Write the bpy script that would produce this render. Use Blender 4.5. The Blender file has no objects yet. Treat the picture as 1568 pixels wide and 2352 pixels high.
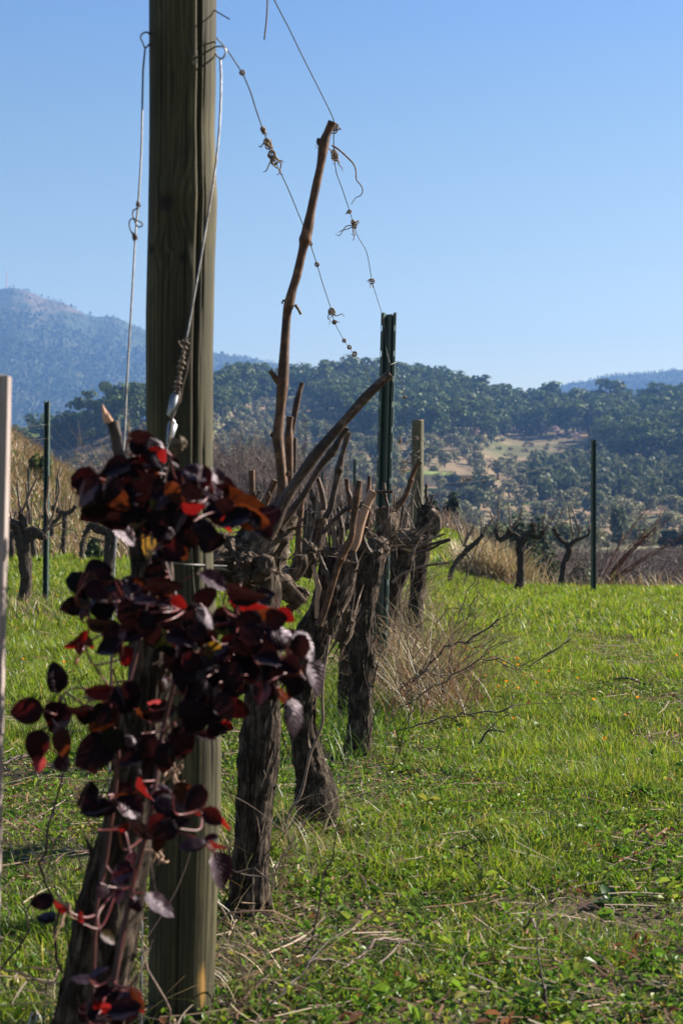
import bpy, math, random
import numpy as np
from mathutils import Vector, Matrix

SC = bpy.context.scene
COL = SC.collection
R = math.radians
rng = np.random.default_rng(7)

# ---------------------------------------------------------------- camera
FPX = 3691.0          # focal length in the units used to measure the photograph (1568 x 2352)
HOR, CX, CH = 1210.0, 784.0, 0.75   # horizon row, centre column, camera height in metres
cam = bpy.data.cameras.new("camera")
cam.sensor_fit = 'VERTICAL'; cam.sensor_height = 22.3; cam.sensor_width = 14.87
cam.lens = 35.0; cam.shift_y = 34.0 / 2352.0
cam.clip_start = 0.05; cam.clip_end = 8000
cam.dof.use_dof = True; cam.dof.focus_distance = 4.9; cam.dof.aperture_fstop = 6.4
camo = bpy.data.objects.new("camera", cam); COL.objects.link(camo)
camo.location = (0, 0, CH); camo.rotation_euler = (R(90), 0, 0)
SC.camera = camo

# ---------------------------------------------------------------- light
SUN_AZ, SUN_EL = R(66), R(31)       # azimuth clockwise from the view direction (+Y)
sdir = Vector((math.sin(SUN_AZ) * math.cos(SUN_EL), math.cos(SUN_AZ) * math.cos(SUN_EL), math.sin(SUN_EL)))
w = bpy.data.worlds.new("World"); SC.world = w; w.use_nodes = True
nt = w.node_tree; nt.nodes.clear()
sky = nt.nodes.new('ShaderNodeTexSky'); sky.sky_type = 'NISHITA'; sky.sun_disc = False
sky.sun_elevation = SUN_EL; sky.sun_rotation = SUN_AZ
sky.air_density = 1.05; sky.dust_density = 0.9; sky.ozone_density = 2.8; sky.altitude = 300
bg = nt.nodes.new('ShaderNodeBackground'); bg.inputs['Strength'].default_value = 0.090
wo = nt.nodes.new('ShaderNodeOutputWorld')
tc = nt.nodes.new('ShaderNodeTexCoord'); sx = nt.nodes.new('ShaderNodeSeparateXYZ'); nt.links.new(tc.outputs['Generated'], sx.inputs[0])
cr = nt.nodes.new('ShaderNodeValToRGB'); nt.links.new(sx.outputs['Z'], cr.inputs[0]); el = cr.color_ramp.elements     # paler air towards the horizon, deeper blue above
el[0].position = .08; el[0].color = (.80, .62, .40, 1); el[1].position = .36; el[1].color = (.40, .465, .53, 1)
for p_, c_ in ((.17, (.62, .55, .445)), (.255, (.49, .50, .475)), (.30, (.425, .475, .525))):
    e_ = el.new(p_); e_.color = (*c_, 1)
mu = nt.nodes.new('ShaderNodeMix'); mu.data_type = 'RGBA'; mu.blend_type = 'MULTIPLY'; mu.inputs[0].default_value = 1.0
nt.links.new(sky.outputs[0], mu.inputs[6]); nt.links.new(cr.outputs[0], mu.inputs[7]); nt.links.new(mu.outputs[2], bg.inputs[0]); nt.links.new(bg.outputs[0], wo.inputs[0])
sl = bpy.data.lights.new("sun", 'SUN'); sl.energy = 5.0; sl.angle = R(0.53); sl.color = (1.0, 0.93, 0.82)
slo = bpy.data.objects.new("sun", sl); COL.objects.link(slo)
slo.rotation_euler = (-sdir).to_track_quat('-Z', 'Y').to_euler(); slo.location = (20, 20, 30)
vs = SC.view_settings
vs.view_transform = 'Standard'; vs.look = 'None'; vs.exposure = 1.68; vs.gamma = 1.0
SC.cycles.use_denoising = True
SC.cycles.max_bounces = 8; SC.cycles.diffuse_bounces = 3; SC.cycles.glossy_bounces = 2
SC.cycles.transmission_bounces = 6; SC.cycles.transparent_max_bounces = 6; SC.cycles.volume_bounces = 0

# ---------------------------------------------------------------- numeric helpers
def sm(a, b, x):
    t = np.clip((np.asarray(x, float) - a) / (b - a), 0, 1); return t * t * (3 - 2 * t)

def _h(i, j, k, s):
    n = (i * 374761393 + j * 668265263 + k * 2147483647 + s * 1274126177) & 0xFFFFFFFF
    n = ((n ^ (n >> 13)) * 1274126177) & 0xFFFFFFFF
    n = ((n ^ (n >> 16)) * 2246822519) & 0xFFFFFFFF
    return ((n ^ (n >> 15)) & 0xFFFFFF) / float(0xFFFFFF)

def vn(p, s=0):
    """value noise 0..1 of points (n,3)"""
    p = np.asarray(p, float); f = np.floor(p).astype(np.int64); u = p - f; u = u * u * (3 - 2 * u)
    i, j, k = f[..., 0], f[..., 1], f[..., 2]; a, b, c = u[..., 0], u[..., 1], u[..., 2]
    def L(x, y, t): return x + (y - x) * t
    return L(L(L(_h(i, j, k, s), _h(i+1, j, k, s), a), L(_h(i, j+1, k, s), _h(i+1, j+1, k, s), a), b),
             L(L(_h(i, j, k+1, s), _h(i+1, j, k+1, s), a), L(_h(i, j+1, k+1, s), _h(i+1, j+1, k+1, s), a), b), c)

def fbm(p, o=3, s=0):
    p = np.asarray(p, float); t = 0; a = 0.5; n = 0
    for q in range(o):
        t = t + a * vn(p * 2 ** q + 17.3 * q, s + q); n += a; a *= 0.5
    return t / n

def n2(x, y, f, o=3, s=0):
    x = np.asarray(x, float); y = np.asarray(y, float)
    return fbm(np.stack([x * f, y * f, np.zeros_like(x) + 0.37 * s], -1), o, s)

def P(px, py, d):
    return np.array([(px - CX) / FPX * d, d, CH - (py - HOR) / FPX * d])

def pix(x, y, z):
    return CX + x / y * FPX, HOR - (z - CH) / y * FPX

def unit(v):
    v = np.asarray(v, float); return v / (np.linalg.norm(v, axis=-1, keepdims=True) + 1e-12)

def spline(pts, step):
    """Catmull-Rom through rows of pts (any columns; the first three are positions), about `step` apart"""
    pts = np.asarray(pts, float)
    if len(pts) < 2: return pts
    e = np.vstack([2 * pts[0] - pts[1], pts, 2 * pts[-1] - pts[-2]]); out = []
    for i in range(len(pts) - 1):
        a, b, c, d = e[i:i + 4]; n = max(1, int(round(np.linalg.norm((c - b)[:3]) / step)))
        for t in np.arange(n) / n:
            out.append(0.5 * (2 * b + (c - a) * t + (2 * a - 5 * b + 4 * c - d) * t * t + (3 * b - a - 3 * c + d) * t ** 3))
    out.append(pts[-1]); return np.array(out)

# ---------------------------------------------------------------- mesh collecting
class MB:
    def __init__(s): s.V = []; s.F = []; s.A = {}; s.n = 0
    def add(s, V, F, mat=0, **attrs):
        V = np.asarray(V, float).reshape(-1, 3)
        for f in (F if isinstance(F, list) else [F]):
            if len(f): s.F.append((np.asarray(f, np.int64) + s.n, mat))
        for k in set(list(s.A) + list(attrs)):
            if k not in s.A: s.A[k] = [np.zeros((s.n, 3))] if s.n else []
            v = attrs.get(k); v = np.zeros((len(V), 3)) if v is None else np.asarray(v, float)
            s.A[k].append(np.broadcast_to(v, (len(V), 3)))
        s.V.append(V); s.n += len(V)
    def build(s, name, mats, parent=None, loc=None, smooth=True):
        V = np.concatenate(s.V) if s.V else np.zeros((0, 3))
        if loc is not None: V = V - np.asarray(loc, float)
        me = bpy.data.meshes.new(name); me.vertices.add(len(V)); me.vertices.foreach_set('co', V.ravel().astype(np.float32))
        nl = sum(f.size for f, _ in s.F); nf = sum(len(f) for f, _ in s.F)
        me.loops.add(nl); me.polygons.add(nf)
        me.loops.foreach_set('vertex_index', np.concatenate([f.ravel() for f, _ in s.F]).astype(np.int32))
        st = np.concatenate([np.full(len(f), f.shape[1]) for f, _ in s.F]); st = np.concatenate([[0], np.cumsum(st)[:-1]])
        me.polygons.foreach_set('loop_start', st.astype(np.int32))
        me.polygons.foreach_set('material_index', np.concatenate([np.full(len(f), m) for f, m in s.F]).astype(np.int32))
        me.polygons.foreach_set('use_smooth', np.full(nf, smooth))
        for k, v in s.A.items():
            a = me.attributes.new(k, 'FLOAT_VECTOR', 'POINT'); a.data.foreach_set('vector', np.concatenate(v).ravel().astype(np.float32))
        me.update(calc_edges=True)
        for m in (mats if isinstance(mats, (list, tuple)) else [mats]): me.materials.append(m)
        o = bpy.data.objects.new(name, me); COL.objects.link(o)
        if parent is not None: o.parent = parent
        elif loc is not None: o.location = loc
        return o

def tag(o, label=None, cat=None, group=None, kind=None):
    if label: o['label'] = label
    if cat: o['category'] = cat
    if group: o['group'] = group
    if kind: o['kind'] = kind
    return o

def empty(name, loc, label, cat, group=None):
    o = bpy.data.objects.new(name, None); COL.objects.link(o); o.location = loc; o.empty_display_size = 0.1
    return tag(o, label, cat, group)

def copy_tree(o, parent=None):
    c = o.copy(); COL.objects.link(c); c.parent = parent
    for ch in list(o.children): copy_tree(ch, c)
    return c

def tube(mb, pts, seg=8, step=None, rough=None, cap=True, mat=0, capmat=None, wob=0.0, seed=0, **attrs):
    """pts rows x,y,z,r"""
    pts = np.asarray(pts, float)
    if step: pts = spline(pts, step)
    c, r = pts[:, :3].copy(), np.maximum(pts[:, 3], 1e-5); n = len(c)
    if wob:
        q = np.arange(n) * 0.35
        for ax in range(3): c[:, ax] += wob * (vn(np.stack([q, q * 0 + ax * 9.1, q * 0], -1), seed) - .5)
    T = unit(np.gradient(c, axis=0)); s = np.concatenate([[0], np.cumsum(np.linalg.norm(np.diff(c, axis=0), axis=1))])
    ref = np.array([0, 0, 1.]) if abs(T[0, 2]) < .9 else np.array([1., 0, 0])
    N = np.zeros((n, 3)); N[0] = unit(np.cross(T[0], ref))
    for i in range(1, n): N[i] = unit(N[i - 1] - T[i] * np.dot(N[i - 1], T[i]))
    B = np.cross(T, N); a = np.arange(seg) / seg * 2 * math.pi
    ca, sa = np.cos(a), np.sin(a); rr = np.repeat(r[:, None], seg, 1)
    ss = np.repeat(s[:, None], seg, 1); rm = float(np.mean(r))
    if rough: rr = rough(rr, ss, ca[None] + 0 * rr, sa[None] + 0 * rr)
    V = c[:, None] + rr[..., None] * (ca[None, :, None] * N[:, None] + sa[None, :, None] * B[:, None])
    tb = np.stack([ca[None] * r[:, None], sa[None] * r[:, None], ss], -1).reshape(-1, 3)
    i = np.arange(n - 1)[:, None] * seg; j = np.arange(seg)[None]; j2 = (j + 1) % seg
    F = np.stack([i + j, i + j2, i + seg + j2, i + seg + j], -1).reshape(-1, 4)
    V = V.reshape(-1, 3)
    mb.add(V, F, mat, tub=tb, **attrs)
    if cap:
        k = np.arange(seg); base = V[:seg]; top = V[-seg:]
        for ring, ce, fl in ((base, c[0] - T[0] * r[0] * .15, 1), (top, c[-1] + T[-1] * r[-1] * .12, 0)):
            f = np.stack([k, (k + 1) % seg, np.full(seg, seg)], -1)
            if fl: f = f[:, ::-1]
            mb.add(np.vstack([ring, ce]), f, mat if capmat is None else capmat, tub=np.vstack([(tb[:seg] if fl else tb[-seg:]), tb[0] * 0]), **attrs)
    return c, r, N, B, T

# ---------------------------------------------------------------- materials
def mat(name):
    m = bpy.data.materials.new(name); m.use_nodes = True; t = m.node_tree; t.nodes.clear(); return m, t
def nd(t, typ, **kw):
    n = t.nodes.new(typ)
    for k, v in kw.items():
        if k in n.inputs: n.inputs[k].default_value = v
        else: setattr(n, k, v)
    return n
def ramp(t, fac, stops, interp='LINEAR'):
    n = t.nodes.new('ShaderNodeValToRGB'); n.color_ramp.interpolation = interp
    e = n.color_ramp.elements
    while len(e) > 1: e.remove(e[-1])
    e[0].position = stops[0][0]; e[0].color = (*stops[0][1], 1)
    for p, c in stops[1:]:
        q = e.new(p); q.color = (*c, 1)
    t.links.new(fac, n.inputs[0]); return n.outputs[0]
def noise(t, vec=None, scale=5, detail=4, rough=.6, dist=0.0):
    n = nd(t, 'ShaderNodeTexNoise'); n.inputs['Scale'].default_value = scale; n.inputs['Detail'].default_value = detail
    n.inputs['Roughness'].default_value = rough; n.inputs['Distortion'].default_value = dist
    if vec is not None: t.links.new(vec, n.inputs['Vector'])
    return n.outputs['Fac']
def mapping(t, vec, sc):
    n = nd(t, 'ShaderNodeMapping'); n.inputs['Scale'].default_value = sc; t.links.new(vec, n.inputs['Vector']); return n.outputs[0]
def attr(t, name): return nd(t, 'ShaderNodeAttribute', attribute_name=name)
def mixc(t, f, a, b, mode='MIX'):
    n = nd(t, 'ShaderNodeMix', data_type='RGBA', blend_type=mode)
    for s, v in ((n.inputs[0], f), (n.inputs[6], a), (n.inputs[7], b)):
        if hasattr(v, 'links'): t.links.new(v, s)
        else: s.default_value = v if not isinstance(v, tuple) else (*v, 1)
    return n.outputs[2]
def math_(t, op, a, b=0.0):
    n = nd(t, 'ShaderNodeMath', operation=op)
    for s, v in ((n.inputs[0], a), (n.inputs[1], b)):
        if hasattr(v, 'links'): t.links.new(v, s)
        else: s.default_value = v
    return n.outputs[0]
def princ(t, col, rough=.8, bump=None, bstr=.3, bdist=.01, metal=0.0, spec=.3):
    p = nd(t, 'ShaderNodeBsdfPrincipled'); p.inputs['Metallic'].default_value = metal
    p.inputs['Specular IOR Level'].default_value = spec
    for k, v in (('Base Color', col), ('Roughness', rough)):
        if hasattr(v, 'links'): t.links.new(v, p.inputs[k])
        else: p.inputs[k].default_value = v if not isinstance(v, tuple) else (*v, 1)
    if bump is not None:
        b = nd(t, 'ShaderNodeBump'); b.inputs['Strength'].default_value = bstr; b.inputs['Distance'].default_value = bdist
        t.links.new(bump, b.inputs['Height']); t.links.new(b.outputs[0], p.inputs['Normal'])
    o = nd(t, 'ShaderNodeOutputMaterial'); t.links.new(p.outputs[0], o.inputs[0]); return p
M = {}

def mk_bark(name, dark, mid, pale):
    m, t = mat(name); v = attr(t, 'tub').outputs['Vector']
    f1 = noise(t, mapping(t, v, (1, 1, .07)), 230, 5, .7, .3); f2 = noise(t, v, 26, 4, .65)
    f3 = noise(t, mapping(t, v, (1, 1, .2)), 60, 3, .6)
    k = math_(t, 'ADD', math_(t, 'MULTIPLY', f1, .55), math_(t, 'MULTIPLY', f2, .45))
    c = ramp(t, k, [(.32, dark), (.49, mid), (.60, tuple(.6 * a + .4 * b for a, b in zip(mid, pale))), (.75, pale)])
    h = math_(t, 'ADD', f1, math_(t, 'MULTIPLY', f3, 1.6))
    princ(t, c, .92, h, 1.0, .007, spec=.12); M[name] = m
mk_bark('old_bark', (.008, .006, .0048), (.032, .023, .017), (.27, .205, .155))
mk_bark('torn_bark', (.011, .008, .006), (.085, .061, .045), (.5, .39, .31))
mk_bark('far_bark', (.013, .010, .008), (.045, .035, .028), (.17, .135, .11))

def mk_cane(name, dark, mid, pale, stops=(.32, .5, .7)):
    m, t = mat(name); v = attr(t, 'tub').outputs['Vector']
    f1 = noise(t, mapping(t, v, (1, 1, .06)), 420, 3, .6); f2 = noise(t, v, 34, 5, .7, .4)
    k = math_(t, 'ADD', math_(t, 'MULTIPLY', f1, .4), math_(t, 'MULTIPLY', f2, .6))
    c = ramp(t, k, [(stops[0], dark), (stops[1], mid), (stops[2], pale)])
    princ(t, c, .62, f1, .5, .0015, spec=.3); M[name] = m
mk_cane('cane', (.014, .008, .006), (.085, .038, .017), (.30, .155, .078), (.36, .52, .68))
mk_cane('grey_cane', (.012, .008, .007), (.055, .034, .025), (.32, .22, .155), (.36, .53, .70))
mk_cane('tan_cane', (.16, .095, .06), (.33, .2, .13), (.46, .31, .22))
mk_cane('far_cane', (.04, .025, .02), (.15, .1, .075), (.3, .22, .17))
m, t = mat('cut_wood'); v = nd(t, 'ShaderNodeTexCoord').outputs['Object']
princ(t, ramp(t, noise(t, v, 160, 3), [(.3, (.2, .12, .07)), (.7, (.42, .29, .19))]), .8); M['cut_wood'] = m
m, t = mat('fresh_split_wood'); v = nd(t, 'ShaderNodeTexCoord').outputs['Object']
princ(t, ramp(t, noise(t, mapping(t, v, (1, 1, .1)), 200, 3), [(.3, (.4, .19, .1)), (.7, (.66, .4, .26))]), .7); M['fresh_split_wood'] = m

def mk_postwood(name, c0, c1, c2, knots=True):
    m, t = mat(name); a = attr(t, 'tub').outputs['Vector']; kn = attr(t, 'knot'); sp = nd(t, 'ShaderNodeSeparateXYZ'); t.links.new(kn.outputs['Vector'], sp.inputs[0])
    f1 = noise(t, mapping(t, a, (1, .035, 1)), 210, 5, .7, .6); f2 = noise(t, mapping(t, a, (1, .25, 1)), 14, 4, .6)
    wv = nd(t, 'ShaderNodeTexWave', wave_type='BANDS', bands_direction='X'); wv.inputs['Scale'].default_value = 34; wv.inputs['Distortion'].default_value = 5.5
    wv.inputs['Detail'].default_value = 3; wv.inputs['Detail Scale'].default_value = .7; t.links.new(mapping(t, a, (1, .06, 1)), wv.inputs['Vector'])
    k = math_(t, 'ADD', math_(t, 'MULTIPLY', f1, .42), math_(t, 'ADD', math_(t, 'MULTIPLY', f2, .51), math_(t, 'MULTIPLY', wv.outputs['Fac'], .07)))
    c = ramp(t, k, [(.32, c0), (.52, c1), (.72, c2)])
    c = mixc(t, sp.outputs[0], c, (.014, .010, .007))
    c = mixc(t, sp.outputs[1], c, (.34, .19, .05))
    princ(t, c, .78, math_(t, 'ADD', f1, math_(t, 'MULTIPLY', wv.outputs['Fac'], .12)), .5, .002, spec=.25); M[name] = m
mk_postwood('post_wood', (.014, .012, .006), (.044, .038, .017), (.145, .118, .052))
mk_postwood('stake_wood', (.17, .135, .12), (.26, .21, .19), (.38, .32, .29))
mk_postwood('far_post_wood', (.05, .045, .026), (.11, .1, .06), (.2, .18, .11))

m, t = mat('green_metal'); v = nd(t, 'ShaderNodeTexCoord').outputs['Object']
princ(t, ramp(t, noise(t, mapping(t, v, (1, 1, .15)), 30, 5, .7), [(.3, (.012, .032, .03)), (.6, (.03, .066, .06)), (.8, (.1, .14, .13))]), .42, noise(t, v, 90, 3), .1, .001, spec=.6); M['green_metal'] = m
m, t = mat('wire_steel'); v = nd(t, 'ShaderNodeTexCoord').outputs['Object']
f = noise(t, v, 45, 4, .7); princ(t, ramp(t, f, [(.35, (.06, .05, .042)), (.55, (.15, .145, .14)), (.8, (.26, .26, .26))]), .5, f, .2, .0005, metal=.75); M['wire_steel'] = m
m, t = mat('rusty_wire'); v = nd(t, 'ShaderNodeTexCoord').outputs['Object']
f = noise(t, v, 60, 4, .7); princ(t, ramp(t, f, [(.35, (.05, .035, .025)), (.7, (.16, .12, .09))]), .6, metal=.4); M['rusty_wire'] = m
m, t = mat('galvanised'); v = nd(t, 'ShaderNodeTexCoord').outputs['Object']
f = noise(t, v, 120, 4, .6); princ(t, ramp(t, f, [(.3, (.2, .2, .21)), (.7, (.38, .39, .4))]), .42, f, .2, .0004, metal=.7); M['galvanised'] = m
m, t = mat('tendril'); v = nd(t, 'ShaderNodeTexCoord').outputs['Object']
f = noise(t, v, 90, 3); princ(t, ramp(t, f, [(.3, (.07, .045, .03)), (.7, (.3, .21, .15))]), .8); M['tendril'] = m

def mk_leafy(name, trans=.45, gloss=.06, rough=.45, tint=(1, 1, 1), varscale=0):
    m, t = mat(name); a = attr(t, 'col'); c = a.outputs['Color']
    d = nd(t, 'ShaderNodeBsdfDiffuse'); tr = nd(t, 'ShaderNodeBsdfTranslucent'); g = nd(t, 'ShaderNodeBsdfGlossy'); g.inputs['Roughness'].default_value = rough
    g.inputs['Color'].default_value = (.8, .8, .8, 1)
    t.links.new(c, d.inputs[0]); t.links.new(mixc(t, 1.0, c, tint, 'MULTIPLY'), tr.inputs[0])
    m1 = nd(t, 'ShaderNodeMixShader'); m1.inputs[0].default_value = trans; t.links.new(d.outputs[0], m1.inputs[1]); t.links.new(tr.outputs[0], m1.inputs[2])
    m2 = nd(t, 'ShaderNodeMixShader'); m2.inputs[0].default_value = gloss; t.links.new(m1.outputs[0], m2.inputs[1]); t.links.new(g.outputs[0], m2.inputs[2])
    o = nd(t, 'ShaderNodeOutputMaterial'); t.links.new(m2.outputs[0], o.inputs[0]); M[name] = m
mk_leafy('grass_blade', .55, .022, .42, (1.2, 1.2, .55)); mk_leafy('straw', .3, .05, .5); mk_leafy('foliage', .3, .015, .5)
mk_leafy('blossom', .35, 0.0); mk_leafy('weed_leaf', .5, .025, .42); mk_leafy('petal', .45, .02)

m, t = mat('red_leaf'); a = attr(t, 'col').outputs['Color']; b = attr(t, 'trn').outputs['Color']
uv = attr(t, 'luv').outputs['Vector']; sp = nd(t, 'ShaderNodeSeparateXYZ'); t.links.new(uv, sp.inputs[0])
ob = nd(t, 'ShaderNodeTexCoord').outputs['Object']; nz = noise(t, ob, 70, 4, .6)
wv = nd(t, 'ShaderNodeTexWave', wave_type='BANDS', bands_direction='Y'); wv.inputs['Scale'].default_value = 2.3; wv.inputs['Distortion'].default_value = .6
cmb = nd(t, 'ShaderNodeCombineXYZ'); t.links.new(math_(t, 'SUBTRACT', sp.outputs[1], math_(t, 'MULTIPLY', math_(t, 'ABSOLUTE', sp.outputs[0]), .35)), cmb.inputs[1]); t.links.new(cmb.outputs[0], wv.inputs[0])
d = nd(t, 'ShaderNodeBsdfDiffuse'); tr = nd(t, 'ShaderNodeBsdfTranslucent'); g = nd(t, 'ShaderNodeBsdfGlossy'); g.inputs['Roughness'].default_value = .46; g.inputs['Color'].default_value = (.95, .82, .9, 1)
bp = nd(t, 'ShaderNodeBump'); bp.inputs['Strength'].default_value = .35; bp.inputs['Distance'].default_value = .0015; t.links.new(wv.outputs['Fac'], bp.inputs['Height'])
t.links.new(bp.outputs[0], g.inputs['Normal']); t.links.new(bp.outputs[0], d.inputs['Normal'])
t.links.new(mixc(t, nz, a, mixc(t, 1.0, a, (.5, .5, .5), 'MULTIPLY')), d.inputs[0])
t.links.new(mixc(t, math_(t, 'MULTIPLY', nz, .8), b, mixc(t, 1.0, b, (.55, .35, .3), 'MULTIPLY')), tr.inputs[0])
m1 = nd(t, 'ShaderNodeMixShader'); m1.inputs[0].default_value = .5; t.links.new(d.outputs[0], m1.inputs[1]); t.links.new(tr.outputs[0], m1.inputs[2])
fr = nd(t, 'ShaderNodeFresnel'); fr.inputs[0].default_value = 1.45
m2 = nd(t, 'ShaderNodeMixShader'); t.links.new(math_(t, 'ADD', math_(t, 'MULTIPLY', fr.outputs[0], .05), .004), m2.inputs[0]); t.links.new(m1.outputs[0], m2.inputs[1]); t.links.new(g.outputs[0], m2.inputs[2])
o = nd(t, 'ShaderNodeOutputMaterial'); t.links.new(m2.outputs[0], o.inputs[0]); M['red_leaf'] = m
m, t = mat('red_stem'); v = attr(t, 'tub').outputs['Vector']
princ(t, ramp(t, noise(t, mapping(t, v, (1, 1, .2)), 90, 4), [(.35, (.022, .008, .008)), (.7, (.09, .022, .02))]), .5, spec=.4); M['red_stem'] = m
m, t = mat('red_petiole'); v = attr(t, 'tub').outputs['Vector']
princ(t, ramp(t, noise(t, v, 60, 3), [(.35, (.07, .010, .010)), (.7, (.2, .028, .026))]), .4, spec=.5); M['red_petiole'] = m

m, t = mat('soil'); v = nd(t, 'ShaderNodeTexCoord').outputs['Object']
f1 = noise(t, v, 1.1, 5, .65); f2 = noise(t, v, 14, 6, .7); f3 = noise(t, v, 90, 4, .7)
c = ramp(t, f2, [(.3, (.045, .032, .02)), (.55, (.11, .08, .05)), (.75, (.2, .155, .1))])
gcol = ramp(t, f3, [(.3, (.035, .055, .012)), (.7, (.09, .12, .03))])
c = mixc(t, math_(t, 'MULTIPLY', ramp(t, f1, [(.35, (0, 0, 0)), (.6, (1, 1, 1))]), .6), c, gcol)
princ(t, c, .95, math_(t, 'ADD', f2, math_(t, 'MULTIPLY', f3, .4)), .9, .03, spec=.1); M['soil'] = m
m, t = mat('hill_soil'); v = nd(t, 'ShaderNodeTexCoord').outputs['Object']
f1 = noise(t, v, .016, 6, .62); f2 = noise(t, v, .12, 5, .7)
c = ramp(t, f1, [(.36, (.10, .10, .04)), (.46, (.2, .155, .08)), (.55, (.27, .175, .105)), (.64, (.15, .14, .06))])
c = mixc(t, ramp(t, f2, [(.45, (0, 0, 0)), (.68, (.7, .7, .7))]), c, (.06, .068, .03)); princ(t, c, .95, f2, .6, .8, spec=.05); M['hill_soil'] = m
m, t = mat('mountain_soil'); v = nd(t, 'ShaderNodeTexCoord').outputs['Object']; ro = attr(t, 'rock'); sp = nd(t, 'ShaderNodeSeparateXYZ'); t.links.new(ro.outputs['Vector'], sp.inputs[0])
f2 = noise(t, v, .02, 6, .7); c = ramp(t, f2, [(.35, (.03, .045, .02)), (.6, (.07, .075, .04))])
c = mixc(t, sp.outputs[0], c, ramp(t, noise(t, v, .07, 5, .7), [(.3, (.12, .08, .055)), (.7, (.27, .185, .135))])); princ(t, c, .95, f2, .6, 8, spec=.05); M['mountain_soil'] = m
m, t = mat('stone'); v = nd(t, 'ShaderNodeTexCoord').outputs['Object']
f = noise(t, v, 40, 5, .7); princ(t, ramp(t, f, [(.3, (.2, .16, .11)), (.7, (.42, .36, .27))]), .9, f, .6, .004); M['stone'] = m
m, t = mat('gravel_road'); v = nd(t, 'ShaderNodeTexCoord').outputs['Object']
f = noise(t, v, .8, 5, .7); princ(t, ramp(t, f, [(.3, (.2, .18, .1)), (.7, (.3, .28, .14))]), .9); M['gravel_road'] = m
m, t = mat('mast_paint'); princ(t, (.5, .3, .3), .6); M['mast_paint'] = m

# ---------------------------------------------------------------- ground height
def G(x, y):
    x = np.asarray(x, float); y = np.asarray(y, float); ro = x - .08 * y
    z = .02 * (1 - sm(-.6, .5, ro)) * np.clip(y - 8, 0, 32)
    z = z + 2.15 * np.clip((-3.7 - (x + .12 * (y - 30))) / 3.2, 0, 1) * sm(21, 33, y) * (1 - sm(60, 90, y))
    z = z - 1.7 * sm(0, 1, (y - 19.2) / 3.2) * sm(.15, 1.0, ro)
    far = sm(42, 62, y); left = 1 - sm(-8, -3, x - .03 * y)
    z = z * (1 - far * (1 - .0 * left)) + far * -1.5
    z = z + .05 * (n2(x, y, 1.3, 3, 3) - .5) + .02 * (n2(x, y, 7, 2, 5) - .5)
    return z

def PG(px, d):
    """ground point under column px at distance d"""
    x = (px - CX) / FPX * d; return np.array([x, d, float(G(x, d))])
# ================================================================ setting: land
# ground: one sheet to the horizon, rings around the camera, finer ahead
az = np.concatenate([np.arange(-180, -24, 6.), np.arange(-24, 24, .3), np.arange(24, 180, 6.)])
rd = np.concatenate([[0.05], np.geomspace(.4, 3600, 550)])
AZ, RD = np.meshgrid(np.radians(az), rd); gx, gy = np.clip(RD * np.sin(AZ), -1700, 1700), np.clip(RD * np.cos(AZ), -60, 3420)
gz = np.where(gy > 0, G(gx, np.maximum(gy, 0)), .05 * (n2(gx, gy, 1.3) - .5))
na, nr = len(az), len(rd); i = np.arange(nr - 1)[:, None] * na; j = np.arange(na)[None]; j2 = (j + 1) % na
mb = MB(); mb.add(np.stack([gx, gy, gz], -1).reshape(-1, 3), np.stack([i + j, i + na + j, i + na + j2, i + j2], -1).reshape(-1, 4))
tag(mb.build('ground', M['soil']), kind='structure')

def interp(xs, ys): 
    return lambda u: np.interp(u, xs, ys)
# wooded hill: its skyline column by column (without the trees on it)
hill_crest = interp([-1500, -300, 60, 110, 180, 250, 330, 420, 490, 560, 640, 700, 780, 850, 930, 1010, 1080, 1130, 1165, 1210, 1290, 1400, 1480, 1568, 1800, 3200],
                    [1190, 1150, 1080, 1042, 1012, 992, 972, 946, 924, 902, 896, 894, 886, 888, 893, 908, 918, 936, 954, 958, 952, 954, 954, 940, 900, 880])
HB, HC = 300., 760.
def hill_z(x, y):
    u = CX + x / y * FPX; hc = HC - 330 * (1 - sm(360, 620, u)); zc = CH + (HOR - hill_crest(u)) / FPX * hc     # the left spur stands nearer
    s = np.clip((y - HB) / (hc - HB), 0, 1.6); f = np.where(s <= 1, s ** 1.12, 1 - .35 * (s - 1))
    z = -2.6 + (zc + 2.6) * f
    terr = .8 * (n2(x, y, .012, 3, 11) - .5) * 8 * np.clip(s * 3, 0, 1) * np.clip(1.15 - s, 0, 1)
    return z + terr + 1.2 * (n2(x, y, .06, 3, 12) - .5)
us = np.linspace(-1500, 3000, 420); ds = np.linspace(280, 1150, 240); U, Dd = np.meshgrid(us, ds)
hx = (U - CX) / FPX * Dd; hz = hill_z(hx, Dd)
def gridF(nr, nc):
    i = np.arange(nr - 1)[:, None] * nc; j = np.arange(nc - 1)[None]
    return np.stack([i + j, i + j + 1, i + nc + j + 1, i + nc + j], -1).reshape(-1, 4)
mb = MB(); mb.add(np.stack([hx, Dd, hz], -1).reshape(-1, 3), gridF(240, 420)); tag(mb.build('hill', M['hill_soil']), kind='structure')

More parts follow.
